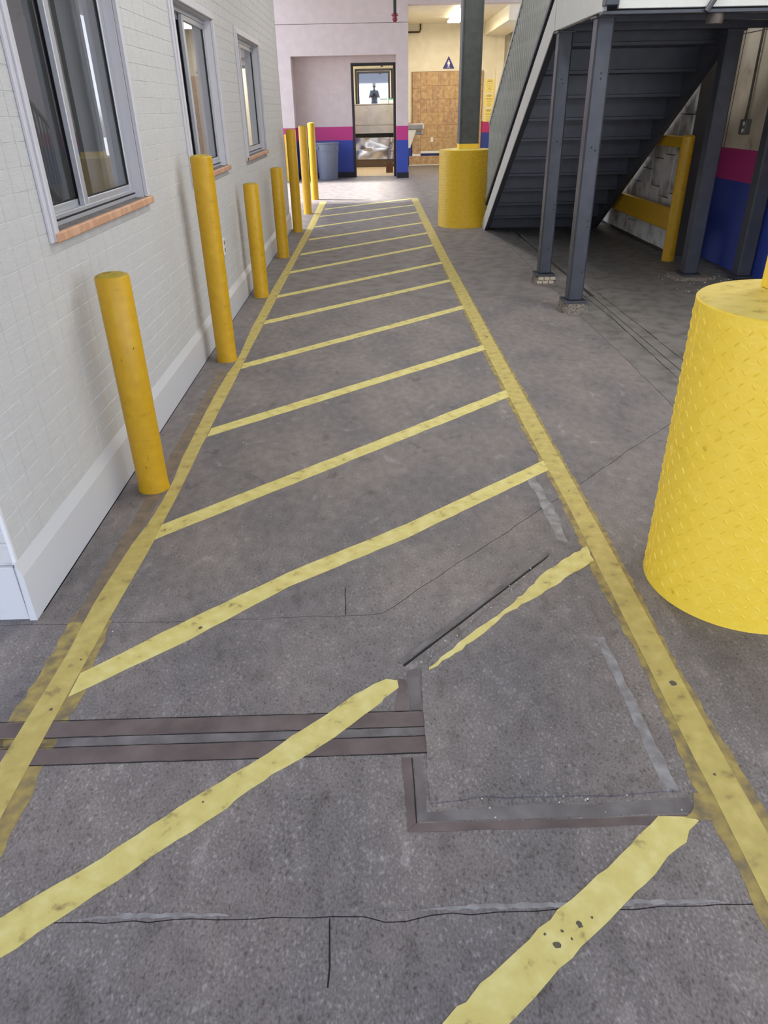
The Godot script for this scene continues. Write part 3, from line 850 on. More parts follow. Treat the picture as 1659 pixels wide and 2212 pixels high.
# ---------------------------------------------------------------- bollards
func make_bollards() -> void:
	var list := [[-0.97, -2.722, 0.885], [-0.97, -4.512, 1.185], [-0.985, -6.312, 0.892], [-0.995, -8.190, 0.885], [-1.003, -10.068, 1.195], [-1.010, -11.92, 1.20], [-1.03, -13.93, 1.212]]
	var labels := ["short yellow pipe bollard standing alone near the building corner", "tall yellow pipe bollard in front of the second window", "short yellow pipe bollard between the outlet plate and the third window", "short yellow pipe bollard under the small far window", "tall yellow pipe bollard at the end of the white wall", "tall yellow pipe bollard with scuffed foot in the daylight gap", "tall yellow pipe bollard with black scrapes at the end of the row"]
	rng.seed = 4
	var shapes := {}
	for i in list.size():
		var h: float = list[i][2]
		var r := 0.0625
		var t := thing("pipe_bollard", labels[i], "bollard", Vector3(list[i][0], 0, list[i][1]), "yellow bollards along the walkway")
		var s := begin(true)
		lathe(s, [Vector2(r + 0.003, 0.0), Vector2(r + 0.002, 0.012), Vector2(r, 0.03), Vector2(r, h * 0.5), Vector2(r, h - 0.004), Vector2(r - 0.003, h)], 40)
		add(t, "pipe", s, M.yellow_pipe)
		s = begin(true)
		lathe(s, [Vector2(r - 0.003, h - 0.001), Vector2(r * 0.75, h + 0.006), Vector2(r * 0.4, h + 0.010), Vector2(0.0, h + 0.011)], 40)
		add(t, "cap", s, M.yellow_cap)
		# scrapes through the paint
		s = begin()
		for k in [5, 4, 3, 3, 2, 9, 10][i]:
			var a := rng.randf_range(-0.4, 2.2)
			var y := rng.randf_range(0.03, 0.22) if rng.randf() < 0.6 else rng.randf_range(0.2, h * 0.7)
			var w := rng.randf_range(0.03, 0.12)
			var hh := rng.randf_range(0.002, 0.006)
			var slant := rng.randf_range(-0.02, 0.04)
			var rr := r + 0.0006
			var p := func(ang: float, yy: float) -> Vector3: return Vector3(rr * sin(ang), yy, rr * cos(ang))
			quad(s, p.call(a, y), p.call(a + w * 0.5, y + slant * 0.5 - hh), p.call(a + w, y + slant), p.call(a + w * 0.5, y + slant * 0.5 + hh))
		var sc := add(t, "scrape_marks", s, M.scrape)
		sc.set_meta("kind", "stuff")
	# beside the far wall
	var t2 := thing("pipe_bollard", "yellow pipe bollard against the pink far wall behind the bollard row", "bollard", Vector3(-1.86, 0, -17.95))
	var s2 := begin(true)
	lathe(s2, [Vector2(0.085, 0.0), Vector2(0.085, 0.94), Vector2(0.08, 0.945)], 32)
	add(t2, "pipe", s2, M.yellow_pipe)
	s2 = begin(true)
	lathe(s2, [Vector2(0.08, 0.945), Vector2(0.05, 0.96), Vector2(0.0, 0.965)], 32)
	add(t2, "cap", s2, M.yellow_cap)

# ---------------------------------------------------------------- barrel guards with columns
func make_barrel(label: String, at: Vector3, r: float, h: float, col_at: Vector2, col_label: String, yellow_to: float, turn: float, paint: Material) -> void:
	var t := thing("barrel_guard", label, "barrel guard", at, "yellow tread plate barrels around columns")
	rng.seed = 31
	var s := begin(true)
	lathe(s, [Vector2(r + 0.002, 0.0), Vector2(r, 0.012), Vector2(r, h - 0.004), Vector2(r - 0.004, h)], 96)
	add(t, "plate_shell", s, paint)
	s = begin(true)
	lathe(s, [Vector2(r - 0.003, h - 0.0005), Vector2(r * 0.9, h + 0.002), Vector2(r * 0.5, h + 0.010), Vector2(0.0, h + 0.014)], 96)
	add(t, "top", s, M.yellow_top)
	# raised lugs of the tread plate, two directions in turn
	s = begin()
	var pitch := 0.0335
	var cr := cos(turn)
	var sr := sin(turn)
	var n := int(2.0 * r * PI / pitch) + 14
	var m := int(h / pitch) + 40
	for i in range(-n, n):
		for k in range(-m, m * 2):
			var u := (i * cr - k * sr) * pitch
			var y := (i * sr + k * cr) * pitch
			if u < 0.0 or u > TAU * r - 0.01 or y < 0.025 or y > h - 0.02:
				continue
			var ang := turn + (PI / 4 if (i + k) % 2 == 0 else -PI / 4)
			var hl := 0.0135 + rng.randf_range(-0.0012, 0.0012)
			var hw := 0.0032
			var d := Vector2(cos(ang), sin(ang))
			var e := Vector2(-d.y, d.x)
			var c := Vector2(u, y)
			var up := 0.0021
			var put := func(q: Vector2, lift: float) -> Vector3:
				var a: float = q.x / r - 2.2
				return Vector3((r + lift) * sin(a), q.y, (r + lift) * cos(a))
			var rim := [c - d * hl, c - d * hl * 0.4 - e * hw, c + d * hl * 0.4 - e * hw, c + d * hl, c + d * hl * 0.4 + e * hw, c - d * hl * 0.4 + e * hw]
			var t0: Vector3 = put.call(c - d * hl * 0.45, up)
			var t1: Vector3 = put.call(c + d * hl * 0.45, up)
			var b := []
			for q in rim:
				b.append(put.call(q, -0.0004))
			tri(s, b[0], b[1], t0)
			quad(s, b[1], b[2], t1, t0)
			tri(s, b[2], b[3], t1)
			tri(s, b[3], b[4], t1)
			quad(s, b[4], b[5], t0, t1)
			tri(s, b[5], b[0], t0)
	var lugs := add(t, "tread_lugs", s, paint)
	lugs.set_meta("kind", "stuff")
	# weld seam
	s = begin(true)
	var pts := []
	for k in 48:
		var a := -1.64 + 0.010 * sin(k * 1.7) + 0.006 * sin(k * 0.5)
		pts.append(Vector3(r * sin(a), 0.02 + (h - 0.03) * k / 47.0, r * cos(a)))
	tube(s, pts, 0.0018, 6)
	add(t, "weld_seam", s, paint)
	# the column that the barrel guards
	var c := thing("steel_column", col_label, "column", Vector3(col_at.x, h + 0.011, col_at.y))
	var top := 4.2 - h - 0.011
	for part in [["yellow_foot", 0.0, yellow_to, M.yellow_plate], ["shaft", yellow_to, top, M.column_paint]]:
		s = begin()
		# wide-flange section: two flanges and a web
		var ya: float = part[1]
		var yb: float = part[2]
		bx(s, -0.125, -0.105, ya, yb, -0.125, 0.125, 0.002)
		bx(s, 0.105, 0.125, ya, yb, -0.125, 0.125, 0.002)
		bx(s, -0.107, 0.107, ya, yb, 0.085, 0.11, 0.002)
		add(c, part[0], s, part[3])

# ---------------------------------------------------------------- stairs
func make_stairs() -> void:
	var t := thing("metal_staircase", "steel staircase and landing on grey posts with dark underside", "staircase")
	var bot := func(z: float) -> float: return 1.90 - 0.6 * (-6.69 - z)
	# stringers, both dark: shade on the far one is put into the colour
	for x in [1.46, 2.88]:
		var s := begin()
		var z_top := -6.69
		var z_foot := -9.86
		var zf2 := -10.10
		var pr := [Vector2(z_top, 1.90), Vector2(z_foot, 0.0), Vector2(zf2, 0.0), Vector2(zf2, 0.06 if x < 2 else 0.30), Vector2(z_top, 2.13 if x < 2 else 2.36)]
		var xa: float = x
		var xc: float = x + 0.05
		for i in pr.size():
			var a: Vector2 = pr[i]
			var b: Vector2 = pr[(i + 1) % pr.size()]
			quad(s, Vector3(xa, a.y, a.x), Vector3(xc, a.y, a.x), Vector3(xc, b.y, b.x), Vector3(xa, b.y, b.x))
		for q in [[0, 1, 4], [1, 3, 4], [1, 2, 3]]:
			var a: Vector2 = pr[q[0]]
			var b: Vector2 = pr[q[1]]
			var c: Vector2 = pr[q[2]]
			tri(s, Vector3(xa, a.y, a.x), Vector3(xa, c.y, c.x), Vector3(xa, b.y, b.x))
			tri(s, Vector3(xc, a.y, a.x), Vector3(xc, b.y, b.x), Vector3(xc, c.y, c.x))
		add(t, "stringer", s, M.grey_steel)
	# added pale plate, so only the lit walkway side stringer looks light
	var cp := begin()
	var c0 := [Vector3(1.452, bot.call(-9.86), -9.86), Vector3(1.452, 1.90, -6.69), Vector3(1.452, 2.13, -6.69), Vector3(1.452, 0.06, -10.10), Vector3(1.452, 0.0, -10.10)]
	var cx := Vector3(0.0075, 0, 0)
	for q in [[0, 1, 2], [0, 2, 3], [0, 3, 4]]:
		tri(cp, c0[q[0]], c0[q[1]], c0[q[2]])
	for i in 5:
		quad(cp, c0[i] + cx, c0[(i + 1) % 5] + cx, c0[(i + 1) % 5], c0[i])
	add(t, "added_pale_plate", cp, M.stair_light)
	var tp := begin()  # added dark plate closing the bright gap under the guard
	var e0 := [Vector3(1.484, bot.call(-9.95) + 0.18, -9.95), Vector3(1.484, bot.call(-6.69) + 0.18, -6.69), Vector3(1.484, bot.call(-6.69) + 0.40, -6.69), Vector3(1.484, bot.call(-9.95) + 0.40, -9.95)]
	var off := Vector3(0.010, 0, 0)
	quad(tp, e0[0], e0[1], e0[2], e0[3])
	quad(tp, e0[3] + off, e0[2] + off, e0[1] + off, e0[0] + off)
	for i in 4:
		quad(tp, e0[i] + off, e0[(i + 1) % 4] + off, e0[(i + 1) % 4], e0[i])
	add(t, "added_gap_plate", tp, M.grey_steel)
	# treads and risers
	var n := 11
	for k in n:
		var y := 0.185 * (k + 1)
		var z := -10.02 + (k) * 0.302
		if y > 2.08:
			break
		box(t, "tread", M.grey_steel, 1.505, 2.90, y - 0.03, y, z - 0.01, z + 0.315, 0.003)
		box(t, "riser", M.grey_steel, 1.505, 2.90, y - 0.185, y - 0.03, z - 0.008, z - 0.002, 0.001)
	# landing
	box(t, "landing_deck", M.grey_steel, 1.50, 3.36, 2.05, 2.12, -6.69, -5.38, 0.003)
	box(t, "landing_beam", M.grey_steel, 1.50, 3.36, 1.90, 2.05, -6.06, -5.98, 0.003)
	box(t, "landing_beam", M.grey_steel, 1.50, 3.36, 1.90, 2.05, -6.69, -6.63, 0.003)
	box(t, "fascia", M.stair_light, 1.46, 1.50, 1.905, 2.42, -6.69, -6.56, 0.003)
	box(t, "fascia", M.stair_light, 1.46, 1.50, 1.905, 2.42, -6.558, -5.40, 0.003)
	box(t, "fascia", M.stair_light, 1.555, 3.36, 1.915, 2.42, -5.38, -5.345, 0.003)
	box(t, "corner_post", M.grey_steel, 1.463, 1.545, 1.93, 3.1, -5.39, -5.31, 0.004)
	box(t, "fascia_lip", M.grey_steel, 1.46, 3.36, 1.885, 1.905, -5.42, -5.34, 0.003)
	var s := begin(true)
	tube(s, [Vector3(2.10, 1.89, -5.325), Vector3(2.26, 2.15, -5.325)], 0.017, 10)
	add(t, "brace_rod", s, M.grey_steel)
	s = begin(true)
	lathe(s, [Vector2(0.0, -0.03), Vector2(0.05, -0.03), Vector2(0.055, 0.0), Vector2(0.05, 0.028), Vector2(0.0, 0.028)], 24, Vector3(2.19, 1.86, -5.40))
	add(t, "pipe_clamp", s, M.conduit)
	# guard: tall closely set bars over the flight
	s = begin()
	for pr in [[0.36, 0.40, 0.03], [1.27, 1.31, 0.035]]:
		var a := Vector3(1.475, bot.call(-9.95) + pr[0], -9.95)
		var b := Vector3(1.475, bot.call(-6.69) + pr[0], -6.69)
		var d := (b - a).normalized()
		var basis := Basis(d.cross(Vector3.RIGHT).normalized(), Vector3.RIGHT, d)
		var rs := begin()
		bb(rs, (a + b) * 0.5, Vector3(0.04, pr[2], a.distance_to(b)), 0.004, basis)
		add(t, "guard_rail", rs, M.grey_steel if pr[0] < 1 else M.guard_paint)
	var bar := begin()
	bb(bar, Vector3(0, 0.46, 0), Vector3(0.02, 0.92, 0.02), 0.002)
	bar.generate_normals()
	var bar_mesh := bar.commit()
	for k in 34:
		var z := -9.92 + k * 0.0975
		inst(t, "baluster", bar_mesh, M.guard_paint, Transform3D(Basis(), Vector3(1.475, bot.call(z) + 0.375, z)))
	var bs := begin()
	bb(bs, Vector3(0, 0.5, 0), Vector3(0.02, 1.0, 0.02), 0.002)
	bs.generate_normals()
	var bm := bs.commit()
	for k in 9:
		inst(t, "baluster", bm, M.guard_paint, Transform3D(Basis(), Vector3(1.475, 2.42, -6.6 + k * 0.13)))
	# posts: square tubes with plates
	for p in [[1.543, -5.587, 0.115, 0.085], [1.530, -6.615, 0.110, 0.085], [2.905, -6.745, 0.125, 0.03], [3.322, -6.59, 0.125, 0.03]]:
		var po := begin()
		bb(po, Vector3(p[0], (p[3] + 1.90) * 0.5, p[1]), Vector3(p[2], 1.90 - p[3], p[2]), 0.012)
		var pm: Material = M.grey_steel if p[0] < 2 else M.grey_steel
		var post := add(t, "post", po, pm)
		var bp := begin()
		bb(bp, Vector3(p[0], p[3] - 0.004, p[1]), Vector3(p[2] + 0.06, 0.014, p[2] + 0.07), 0.002)
		add(post, "base_plate", bp, M.grey_steel)
		bp = begin()
		bb(bp, Vector3(p[0], 1.893, p[1]), Vector3(p[2] + 0.03, 0.014, p[2] + 0.03), 0.002)
		add(post, "cap_plate", bp, pm)
		if p[0] < 2:
			var hs := begin()
			for hy in [0.3, 0.62, 0.66, 1.12, 1.14, 1.55, 1.58]:
				var a := rng.randf_range(-0.02, 0.02)
				bb(hs, Vector3(p[0] + 0.012 + a, hy, p[1] + p[2] * 0.5), Vector3(0.010, 0.010, 0.002), 0.0)
			var ho := add(post, "bolt_holes", hs, M.under_floor)
			ho.set_meta("kind", "stuff")

	# footings
	rng.seed = 12
	lump("post_footing", "broken brick and mortar footing under the stair post behind", Vector3(1.53, 0, -6.615), Vector3(0.19, 0.074, 0.18), true)
	lump("post_footing", "mossy concrete footing under the stair post at the landing corner", Vector3(1.543, 0, -5.587), Vector3(0.20, 0.074, 0.19), false)
	lump("post_footing", "crumbling concrete mound around the foot of the post by the guard rail", Vector3(2.90, 0, -6.72), Vector3(0.34, 0.02, 0.34), false)

func lump(called: String, label: String, at: Vector3, size: Vector3, bricks: bool) -> void:
	var t := thing(called, label, "footing", at)
	var s := begin()
	var n := 18
	var ring0 := []
	var ring1 := []
	for k in n:
		var a := TAU * k / n
		var sq := 1.0 / maxf(absf(cos(a)), absf(sin(a)))
		sq = lerpf(1.0, sq, 0.75)
		var j := rng.randf_range(0.9, 1.14)
		ring0.append(Vector3(cos(a) * size.x * 0.5 * sq * j * 1.08, 0, -sin(a) * size.z * 0.5 * sq * j * 1.08))
		ring1.append(Vector3(cos(a) * size.x * 0.5 * sq * 0.95, size.y, -sin(a) * size.z * 0.5 * sq * 0.95))
	for k in n:
		quad(s, ring0[k], ring0[(k + 1) % n], ring1[(k + 1) % n], ring1[k])
		tri(s, Vector3(0, size.y, 0), ring1[k], ring1[(k + 1) % n])
	add(t, "mortar_bed", s, M.footing)
	if bricks:
		for r in 2:
			for c in 3:
				var b := begin()
				bb(b, Vector3(-0.05 + c * 0.052 + r * 0.012, 0.022 + r * 0.03, size.z * 0.5 + 0.002), Vector3(0.046, 0.026, 0.02), 0.003, Basis(Vector3.BACK, rng.randf_range(-0.08, 0.08)))
				add(t, "brick", b, M.pale_brick)

# ---------------------------------------------------------------- the wall beside the stairs
func make_right_side() -> void:
	var w := thing("wall_right", "dirty cream wall with magenta and blue bands beside the stair landing", "wall", Vector3.ZERO, "", "structure")
	box(w, "blue_band", M.blue_paint, 3.40, 3.62, 0.0, 0.755, -11.2, -4.3, 0.0)
	box(w, "magenta_band", M.magenta_paint, 3.40, 3.62, 0.755, 1.02, -11.2, -4.3, 0.0)
	box(w, "upper_wall", M.dirty_cream, 3.40, 3.62, 1.02, 4.2, -11.2, -4.3, 0.0)
	# white block wall standing in front of it behind the stairs
	var bw := thing("wall_blocks", "sooty white painted block wall behind the yellow guard rail", "wall", Vector3.ZERO, "", "structure")
	box(bw, "mortar_core", M.mortar, 3.13, 3.38, 0.0, 3.2, -10.45, -7.76, 0.0)
	rng.seed = 8
	var cols := 9
	var wz := 2.69 / cols
	for c in cols:
		var y := 0.03
		var first := rng.randf_range(0.16, 0.3)
		while y < 2.3:
			var h := first if y < 0.1 else rng.randf_range(0.26, 0.46)
			var s := begin()
			var z := -7.76 - wz * (c + 0.5)
			bb(s, Vector3(3.122 + rng.randf_range(-0.003, 0.003), y + h * 0.5, z), Vector3(0.03, h - 0.008, wz - 0.008), 0.004)
			add(bw, "block", s, M["block_%d" % (rng.randi() % 3)])
			y += h
	# yellow guard rail
	var g := thing("guard_rail", "yellow steel guard rail with one round post against the block wall", "guard rail", Vector3.ZERO)
	var s := begin(true)
	lathe(s, [Vector2(0.06, 0.0), Vector2(0.06, 1.12), Vector2(0.05, 1.13), Vector2(0.0, 1.14)], 28, Vector3(3.0, 0, -7.52))
	add(g, "post", s, M.yellow_pipe)
	s = begin(true)
	lathe(s, [Vector2(0.06, 0.0), Vector2(0.06, 1.12), Vector2(0.05, 1.13), Vector2(0.0, 1.14)], 28, Vector3(3.0, 0, -10.3))
	add(g, "post", s, M.yellow_pipe)
	box(g, "rail", M.yellow_pipe, 2.985, 3.035, 1.02, 1.12, -10.3, -7.56, 0.01)
	box(g, "rail", M.yellow_pipe, 2.985, 3.035, 0.27, 0.48, -10.3, -7.56, 0.01)
	# outlet box and conduit
	var e := thing("electrical_box", "grey metal outlet box with a bent conduit on the dirty cream wall", "electrical box", Vector3(3.40, 1.20, -7.22))
	s = begin()
	bb(s, Vector3(-0.025, 0, 0), Vector3(0.05, 0.12, 0.12), 0.006)
	add(e, "box_body", s, M.metal_box)
	for dy in [-0.028, 0.028]:
		s = begin(true)
		lathe(s, [Vector2(0.018, 0.0), Vector2(0.018, 0.004), Vector2(0.0, 0.005)], 16)
		var o := add(e, "socket", s, M.plate_white)
		o.position = Vector3(-0.05, dy, 0.025)
		o.rotation.z = PI / 2
	s = begin(true)
	tube(s, [Vector3(-0.02, 0.06, -0.03), Vector3(-0.02, 0.1, -0.028), Vector3(-0.02, 0.18, -0.02), Vector3(-0.02, 0.5, -0.03), Vector3(-0.02, 1.6, -0.03)], 0.011, 8)
	add(e, "conduit", s, M.conduit)
	# panel joints on the upper wall
	for q in [[1.93, 1.936, -8.0, -4.4], [1.02, 2.6, -7.62, -7.614]]:
		box(w, "panel_joint", M.mortar, 3.397, 3.402, q[0], q[1], q[2], q[3], 0.0)

# ---------------------------------------------------------------- end wall, washroom, corridor
func banded(parent: Node3D, x0: float, x1: float, top: float, z0: float, z1: float, upper: Material, y_from := 0.0) -> void:
	box(parent, "blue_band", M.blue_paint, x0, x1, 0.0, 0.782, z0, z1, 0.0)
	box(parent, "magenta_band", M.magenta_paint, x0, x1, 0.782, 1.062, z0, z1, 0.0)
	box(parent, "upper_wall", upper, x0, x1, 1.062, top, z0, z1, 0.0)

func make_end() -> void:
	var w := thing("wall_back", "pale pink end wall with magenta and blue painted bands", "wall", Vector3.ZERO, "", "structure")
	banded(w, -8.0, -1.70, 2.42, -18.81, -18.15, M.pink_wall)
	banded(w, 0.585, 0.845, 2.42, -18.81, -18.15, M.pink_wall)
	banded(w, -1.70, -0.417, 2.42, -18.81, -18.66, M.pink_wall)
	box(w, "upper_wall", M.pink_wall, -0.417, 0.585, 2.30, 2.42, -18.81, -18.66, 0.0)
	box(w, "header", M.pink_wall, -8.0, 0.845, 2.42, 2.985, -18.81, -18.15, 0.0)
	box(w, "header", M.pink_wall, -8.0, 0.845, 2.993, 4.2, -18.81, -18.15, 0.0)
	box(w, "joint", M.mortar, -8.0, 0.84, 2.985, 2.993, -18.8, -18.17, 0.0)
	box(w, "header", M.pink_wall, 0.845, 8.0, 3.30, 4.2, -18.45, -18.15, 0.0)
	banded(w, 4.2, 8.0, 3.30, -18.45, -18.15, M.pink_wall)
	var bs := thing("baseboard_back", "black rubber baseboard along the pink end wall", "baseboard", Vector3.ZERO, "", "structure")
	for q in [[-8.0, -1.695, -18.15], [0.58, 0.85, -18.15], [-1.70, -0.42, -18.66]]:
		box(bs, "strip", M.black_base, q[0], q[1], 0.0, 0.115, q[2], q[2] + 0.008, 0.002)
	box(bs, "strip", M.black_base, 0.845, 0.853, 0.0, 0.115, -18.7, -18.15, 0.002)
	# outline left by a removed notice
	var g := thing("notice_outline", "faint rectangular residue outline on the pink recess wall", "residue", Vector3(-0.83, 1.64, -18.66))
	var s := begin()
	for q in [[-0.112, 0.112, 0.165, 0.171], [-0.112, 0.112, -0.172, -0.168], [-0.112, -0.108, -0.17, 0.17], [0.107, 0.112, -0.17, 0.17]]:
		bx(s, q[0], q[1], q[2], q[3], -0.001, 0.0008)
	add(g, "residue", s, M.ghost_mark)

	# door frame, no leaf
	var d := thing("door_1", "black steel door frame open to the washroom", "door frame", Vector3.ZERO, "", "structure")
	box(d, "jamb", M.door_frame, -0.418, -0.362, 0.0, 2.30, -18.83, -18.645, 0.004)
	box(d, "jamb", M.door_frame, 0.530, 0.586, 0.0, 2.30, -18.83, -18.645, 0.004)
	box(d, "head", M.door_frame, -0.362, 0.530, 2.245, 2.30, -18.83, -18.645, 0.004)
	s = begin()
	bb(s, Vector3(0.28, 2.232, -18.7), Vector3(0.06, 0.03, 0.04), 0.005)
	add(d, "closer_bracket", s, M.metal_box)
	box(d, "threshold", M.aluminium, -0.362, 0.530, 0.0, 0.01, -18.80, -18.68, 0.003)

	# washroom
	var r := thing("wall_washroom", "cream painted walls of the washroom behind the door frame", "wall", Vector3.ZERO, "", "structure")
	box(r, "wall", M.cream_wall, -1.2, 0.73, 0.0, 2.75, -22.35, -22.20, 0.0)
	box(r, "wall", M.cream_wall, -1.3, -1.2, 0.0, 2.75, -22.35, -18.81, 0.0)
	box(r, "ceiling_panel", M.cream_wall, -1.3, 0.73, 2.70, 2.80, -22.35, -18.81, 0.0)
	# mirror, hung with its top a little forward
	var m := thing("wall_mirror", "black framed mirror above the steel wash trough", "mirror", Vector3(0.118, 1.90, -22.17))
	var to_cam := Vector3(0.0, 1.4, 0.0) - Vector3(0.114, 1.757, -22.17)
	to_cam = to_cam.normalized()
	m.basis = Basis(Vector3.UP.cross(to_cam).normalized(), to_cam.cross(Vector3.UP.cross(to_cam).normalized()).normalized(), to_cam)
	s = begin()
	bb(s, Vector3(0, 0, 0.0), Vector3(0.94, 0.80, 0.008), 0.001)
	add(m, "mirror_glass", s, M.mirror)
	for q in [[-0.482, 0.0, 0.05, 0.87], [0.482, 0.0, 0.05, 0.87]]:
		s = begin()
		bb(s, Vector3(q[0], q[1], 0.004), Vector3(q[2], q[3], 0.022), 0.004)
		add(m, "frame_bar", s, M.door_frame)
	for q in [[0.0, 0.41], [0.0, -0.41]]:
		s = begin()
		bb(s, Vector3(q[0], q[1], 0.004), Vector3(0.914, 0.05, 0.022), 0.004)
		add(m, "frame_bar", s, M.door_frame)
	# stainless wash trough
	var k := thing("wash_trough", "stainless steel wash trough with backsplash and wavy front panel", "sink", Vector3(0.0, 0.0, -21.68))
	var xa := -0.75
	var xb := 0.715
	var put := func(called: String, mt: Material, y0: float, y1: float, z0: float, z1: float, b := 0.006) -> void:
		var q := begin()
		bx(q, xa, xb, y0, y1, z0, z1, b)
		add(k, called, q, mt)
	put.call("backsplash", M.stainless, 1.02, 1.50, -0.30, -0.26)
	put.call("ledge", M.stainless, 1.50, 1.525, -0.40, -0.24)
	put.call("apron", M.stainless, 0.83, 1.02, -0.02, 0.0, 0.008)
	put.call("basin_floor", M.stainless, 0.86, 0.88, -0.27, -0.02)
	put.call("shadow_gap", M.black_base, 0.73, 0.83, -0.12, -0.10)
	put.call("front_panel", M.stainless_wavy, 0.20, 0.73, -0.03, -0.01)
	put.call("kick_panel", M.brown_plinth, 0.012, 0.20, -0.05, -0.02)
	for x in [-0.10, 0.45]:
		s = begin(true)
		tube(s, [Vector3(x, 1.36, -0.27), Vector3(x, 1.36, -0.19), Vector3(x, 1.34, -0.16), Vector3(x, 1.31, -0.155)], 0.013, 10)
		add(k, "spout", s, M.stainless)
	# boxes on the ledge and floor
	var b1 := thing("glove_box", "white and blue tissue box on the steel trough ledge", "box", Vector3(0.37, 1.525, -21.98))
	s = begin()
	bb(s, Vector3(0, 0.045, 0), Vector3(0.20, 0.09, 0.11), 0.004)
	add(b1, "carton", s, M.box_white)
	s = begin()
	bb(s, Vector3(0, 0.105, 0), Vector3(0.202, 0.03, 0.112), 0.004)
	add(b1, "lid", s, M.box_blue)
	var b2 := thing("glove_box", "white carton with a green top on the steel trough ledge", "box", Vector3(0.57, 1.525, -21.98))
	s = begin()
	bb(s, Vector3(0, 0.045, 0), Vector3(0.13, 0.09, 0.10), 0.004)
	add(b2, "carton", s, M.box_white)
	s = begin()
	bb(s, Vector3(0, 0.105, 0), Vector3(0.132, 0.035, 0.102), 0.004)
	add(b2, "lid", s, M.box_green)
	var cb := thing("cardboard_box", "open brown cardboard box on the washroom floor inside the door", "box", Vector3(0.445, 0.012, -19.68))
	s = begin()
	for q in [[-0.085, -0.079, -0.1, 0.1], [0.079, 0.085, -0.1, 0.1], [-0.079, 0.079, -0.1, -0.094], [-0.079, 0.079, 0.094, 0.1]]:
		bx(s, q[0], q[1], 0.0, 0.2, q[2], q[3], 0.001)
	bx(s, -0.079, 0.079, 0.0, 0.006, -0.094, 0.094)
	add(cb, "carton", s, M.cardboard)
	for q in [-1.0, 1.0]:
		s = begin()
		bb(s, Vector3(q * 0.105, 0.215, 0), Vector3(0.06, 0.005, 0.19), 0.001, Basis(Vector3.BACK, q * 0.7))
		add(cb, "flap", s, M.cardboard)

	# corridor to the toilets
	var c := thing("wall_corridor", "cream corridor walls and ceiling around the tiled partition", "wall", Vector3.ZERO, "", "structure")
	box(c, "wall", M.cream_wall, 0.73, 0.845, 0.0, 3.30, -22.2, -18.81, 0.0)
	box(c, "wall", M.cream_wall, 0.73, 3.9, 1.06, 3.40, -22.4, -22.2, 0.0)
	box(c, "magenta_band", M.magenta_paint, 0.73, 3.9, 0.785, 1.06, -22.4, -22.2, 0.0)
	box(c, "blue_band", M.blue_paint, 0.73, 3.9, 0.0, 0.785, -22.4, -22.2, 0.0)
	box(c, "ceiling_panel", M.cream_wall, 0.845, 3.9, 3.30, 3.40, -22.2, -18.45, 0.0)
	box(c, "soffit", M.cream_wall, 3.03, 3.6, 3.02, 3.30, -22.2, -18.47, 0.0)
	box(c, "pilaster", M.cream_wall, 3.36, 3.55, 0.0, 3.02, -22.2, -22.05, 0.0)
	box(c, "wall", M.cream_wall, 3.75, 3.9, 0.0, 3.3, -22.2, -19.6, 0.0)
	# tiled partition
	var tw := thing("tiled_partition", "tan stone tiled wall panel below the blue triangle sign", "tiled wall", Vector3.ZERO, "", "structure")
	box(tw, "backing", M.tile_grout, 1.135, 3.04, 0.30, 2.245, -22.2, -22.150, 0.0)
	rng.seed = 3
	var rows := [0.36, 0.69, 0.995, 1.30, 1.61, 1.92, 2.24]
	for i in 6:
		var x := 1.372 - (0.0 if i % 2 == 0 else 0.155)
		while x < 3.03:
			var x0 := maxf(x, 1.372)
			var x1 := minf(x + 0.31, 3.035)
			if x1 - x0 > 0.03:
				s = begin()
				bx(s, x0 + 0.002, x1 - 0.002, rows[i] + 0.002, rows[i + 1] - 0.002, -22.151, -22.142, 0.002)
				add(tw, "tile", s, M["tan_tile_%d" % (rng.randi() % 3)])
			x += 0.31
		s = begin()
		bx(s, 1.142, 1.368, rows[i] - 0.06 + 0.002, rows[i + 1] - (0.06 if i < 5 else 0.0) - 0.002, -22.151, -22.135, 0.002)
		add(tw, "tile", s, M["tan_tile_2"])
	box(tw, "base_strip", M.plate_white, 1.372, 3.03, 0.30, 0.36, -22.151, -22.135, 0.002)
	box(tw, "base_strip", M.plate_white, 1.14, 1.372, 0.235, 0.295, -22.151, -22.128, 0.002)
	box(tw, "plinth", M.tan_tile_1, 1.05, 3.2, 0.02, 0.235, -22.2, -22.128, 0.004)
	box(tw, "plinth_edge", M.plate_white, 1.05, 3.2, 0.0, 0.022, -22.2, -22.10, 0.002)
	var ol := thing("wall_outlet", "white outlet plate on the tan tiled wall", "outlet", Vector3(1.685, 0.635, -22.142))
	s = begin()
	bb(s, Vector3(0, 0, 0.004), Vector3(0.07, 0.115, 0.008), 0.002)
	add(ol, "plate", s, M.plate_white)
	# triangular sign with a figure
	var sg := thing("triangle_sign", "blue triangle restroom sign with a white figure on cream wall", "sign", Vector3(2.107, 2.303, -22.2))
	s = begin()
	var a := Vector2(-0.156, 0.0)
	var bq := Vector2(0.156, 0.0)
	var cq := Vector2(0.0, 0.286)
	tri(s, Vector3(a.x, a.y, 0.012), Vector3(bq.x, bq.y, 0.012), Vector3(cq.x, cq.y, 0.012))
	for e in [[a, bq], [bq, cq], [cq, a]]:
		quad(s, Vector3(e[0].x, e[0].y, 0.0), Vector3(e[1].x, e[1].y, 0.0), Vector3(e[1].x, e[1].y, 0.012), Vector3(e[0].x, e[0].y, 0.012))
	add(sg, "panel", s, M.sign_blue)
	s = begin()
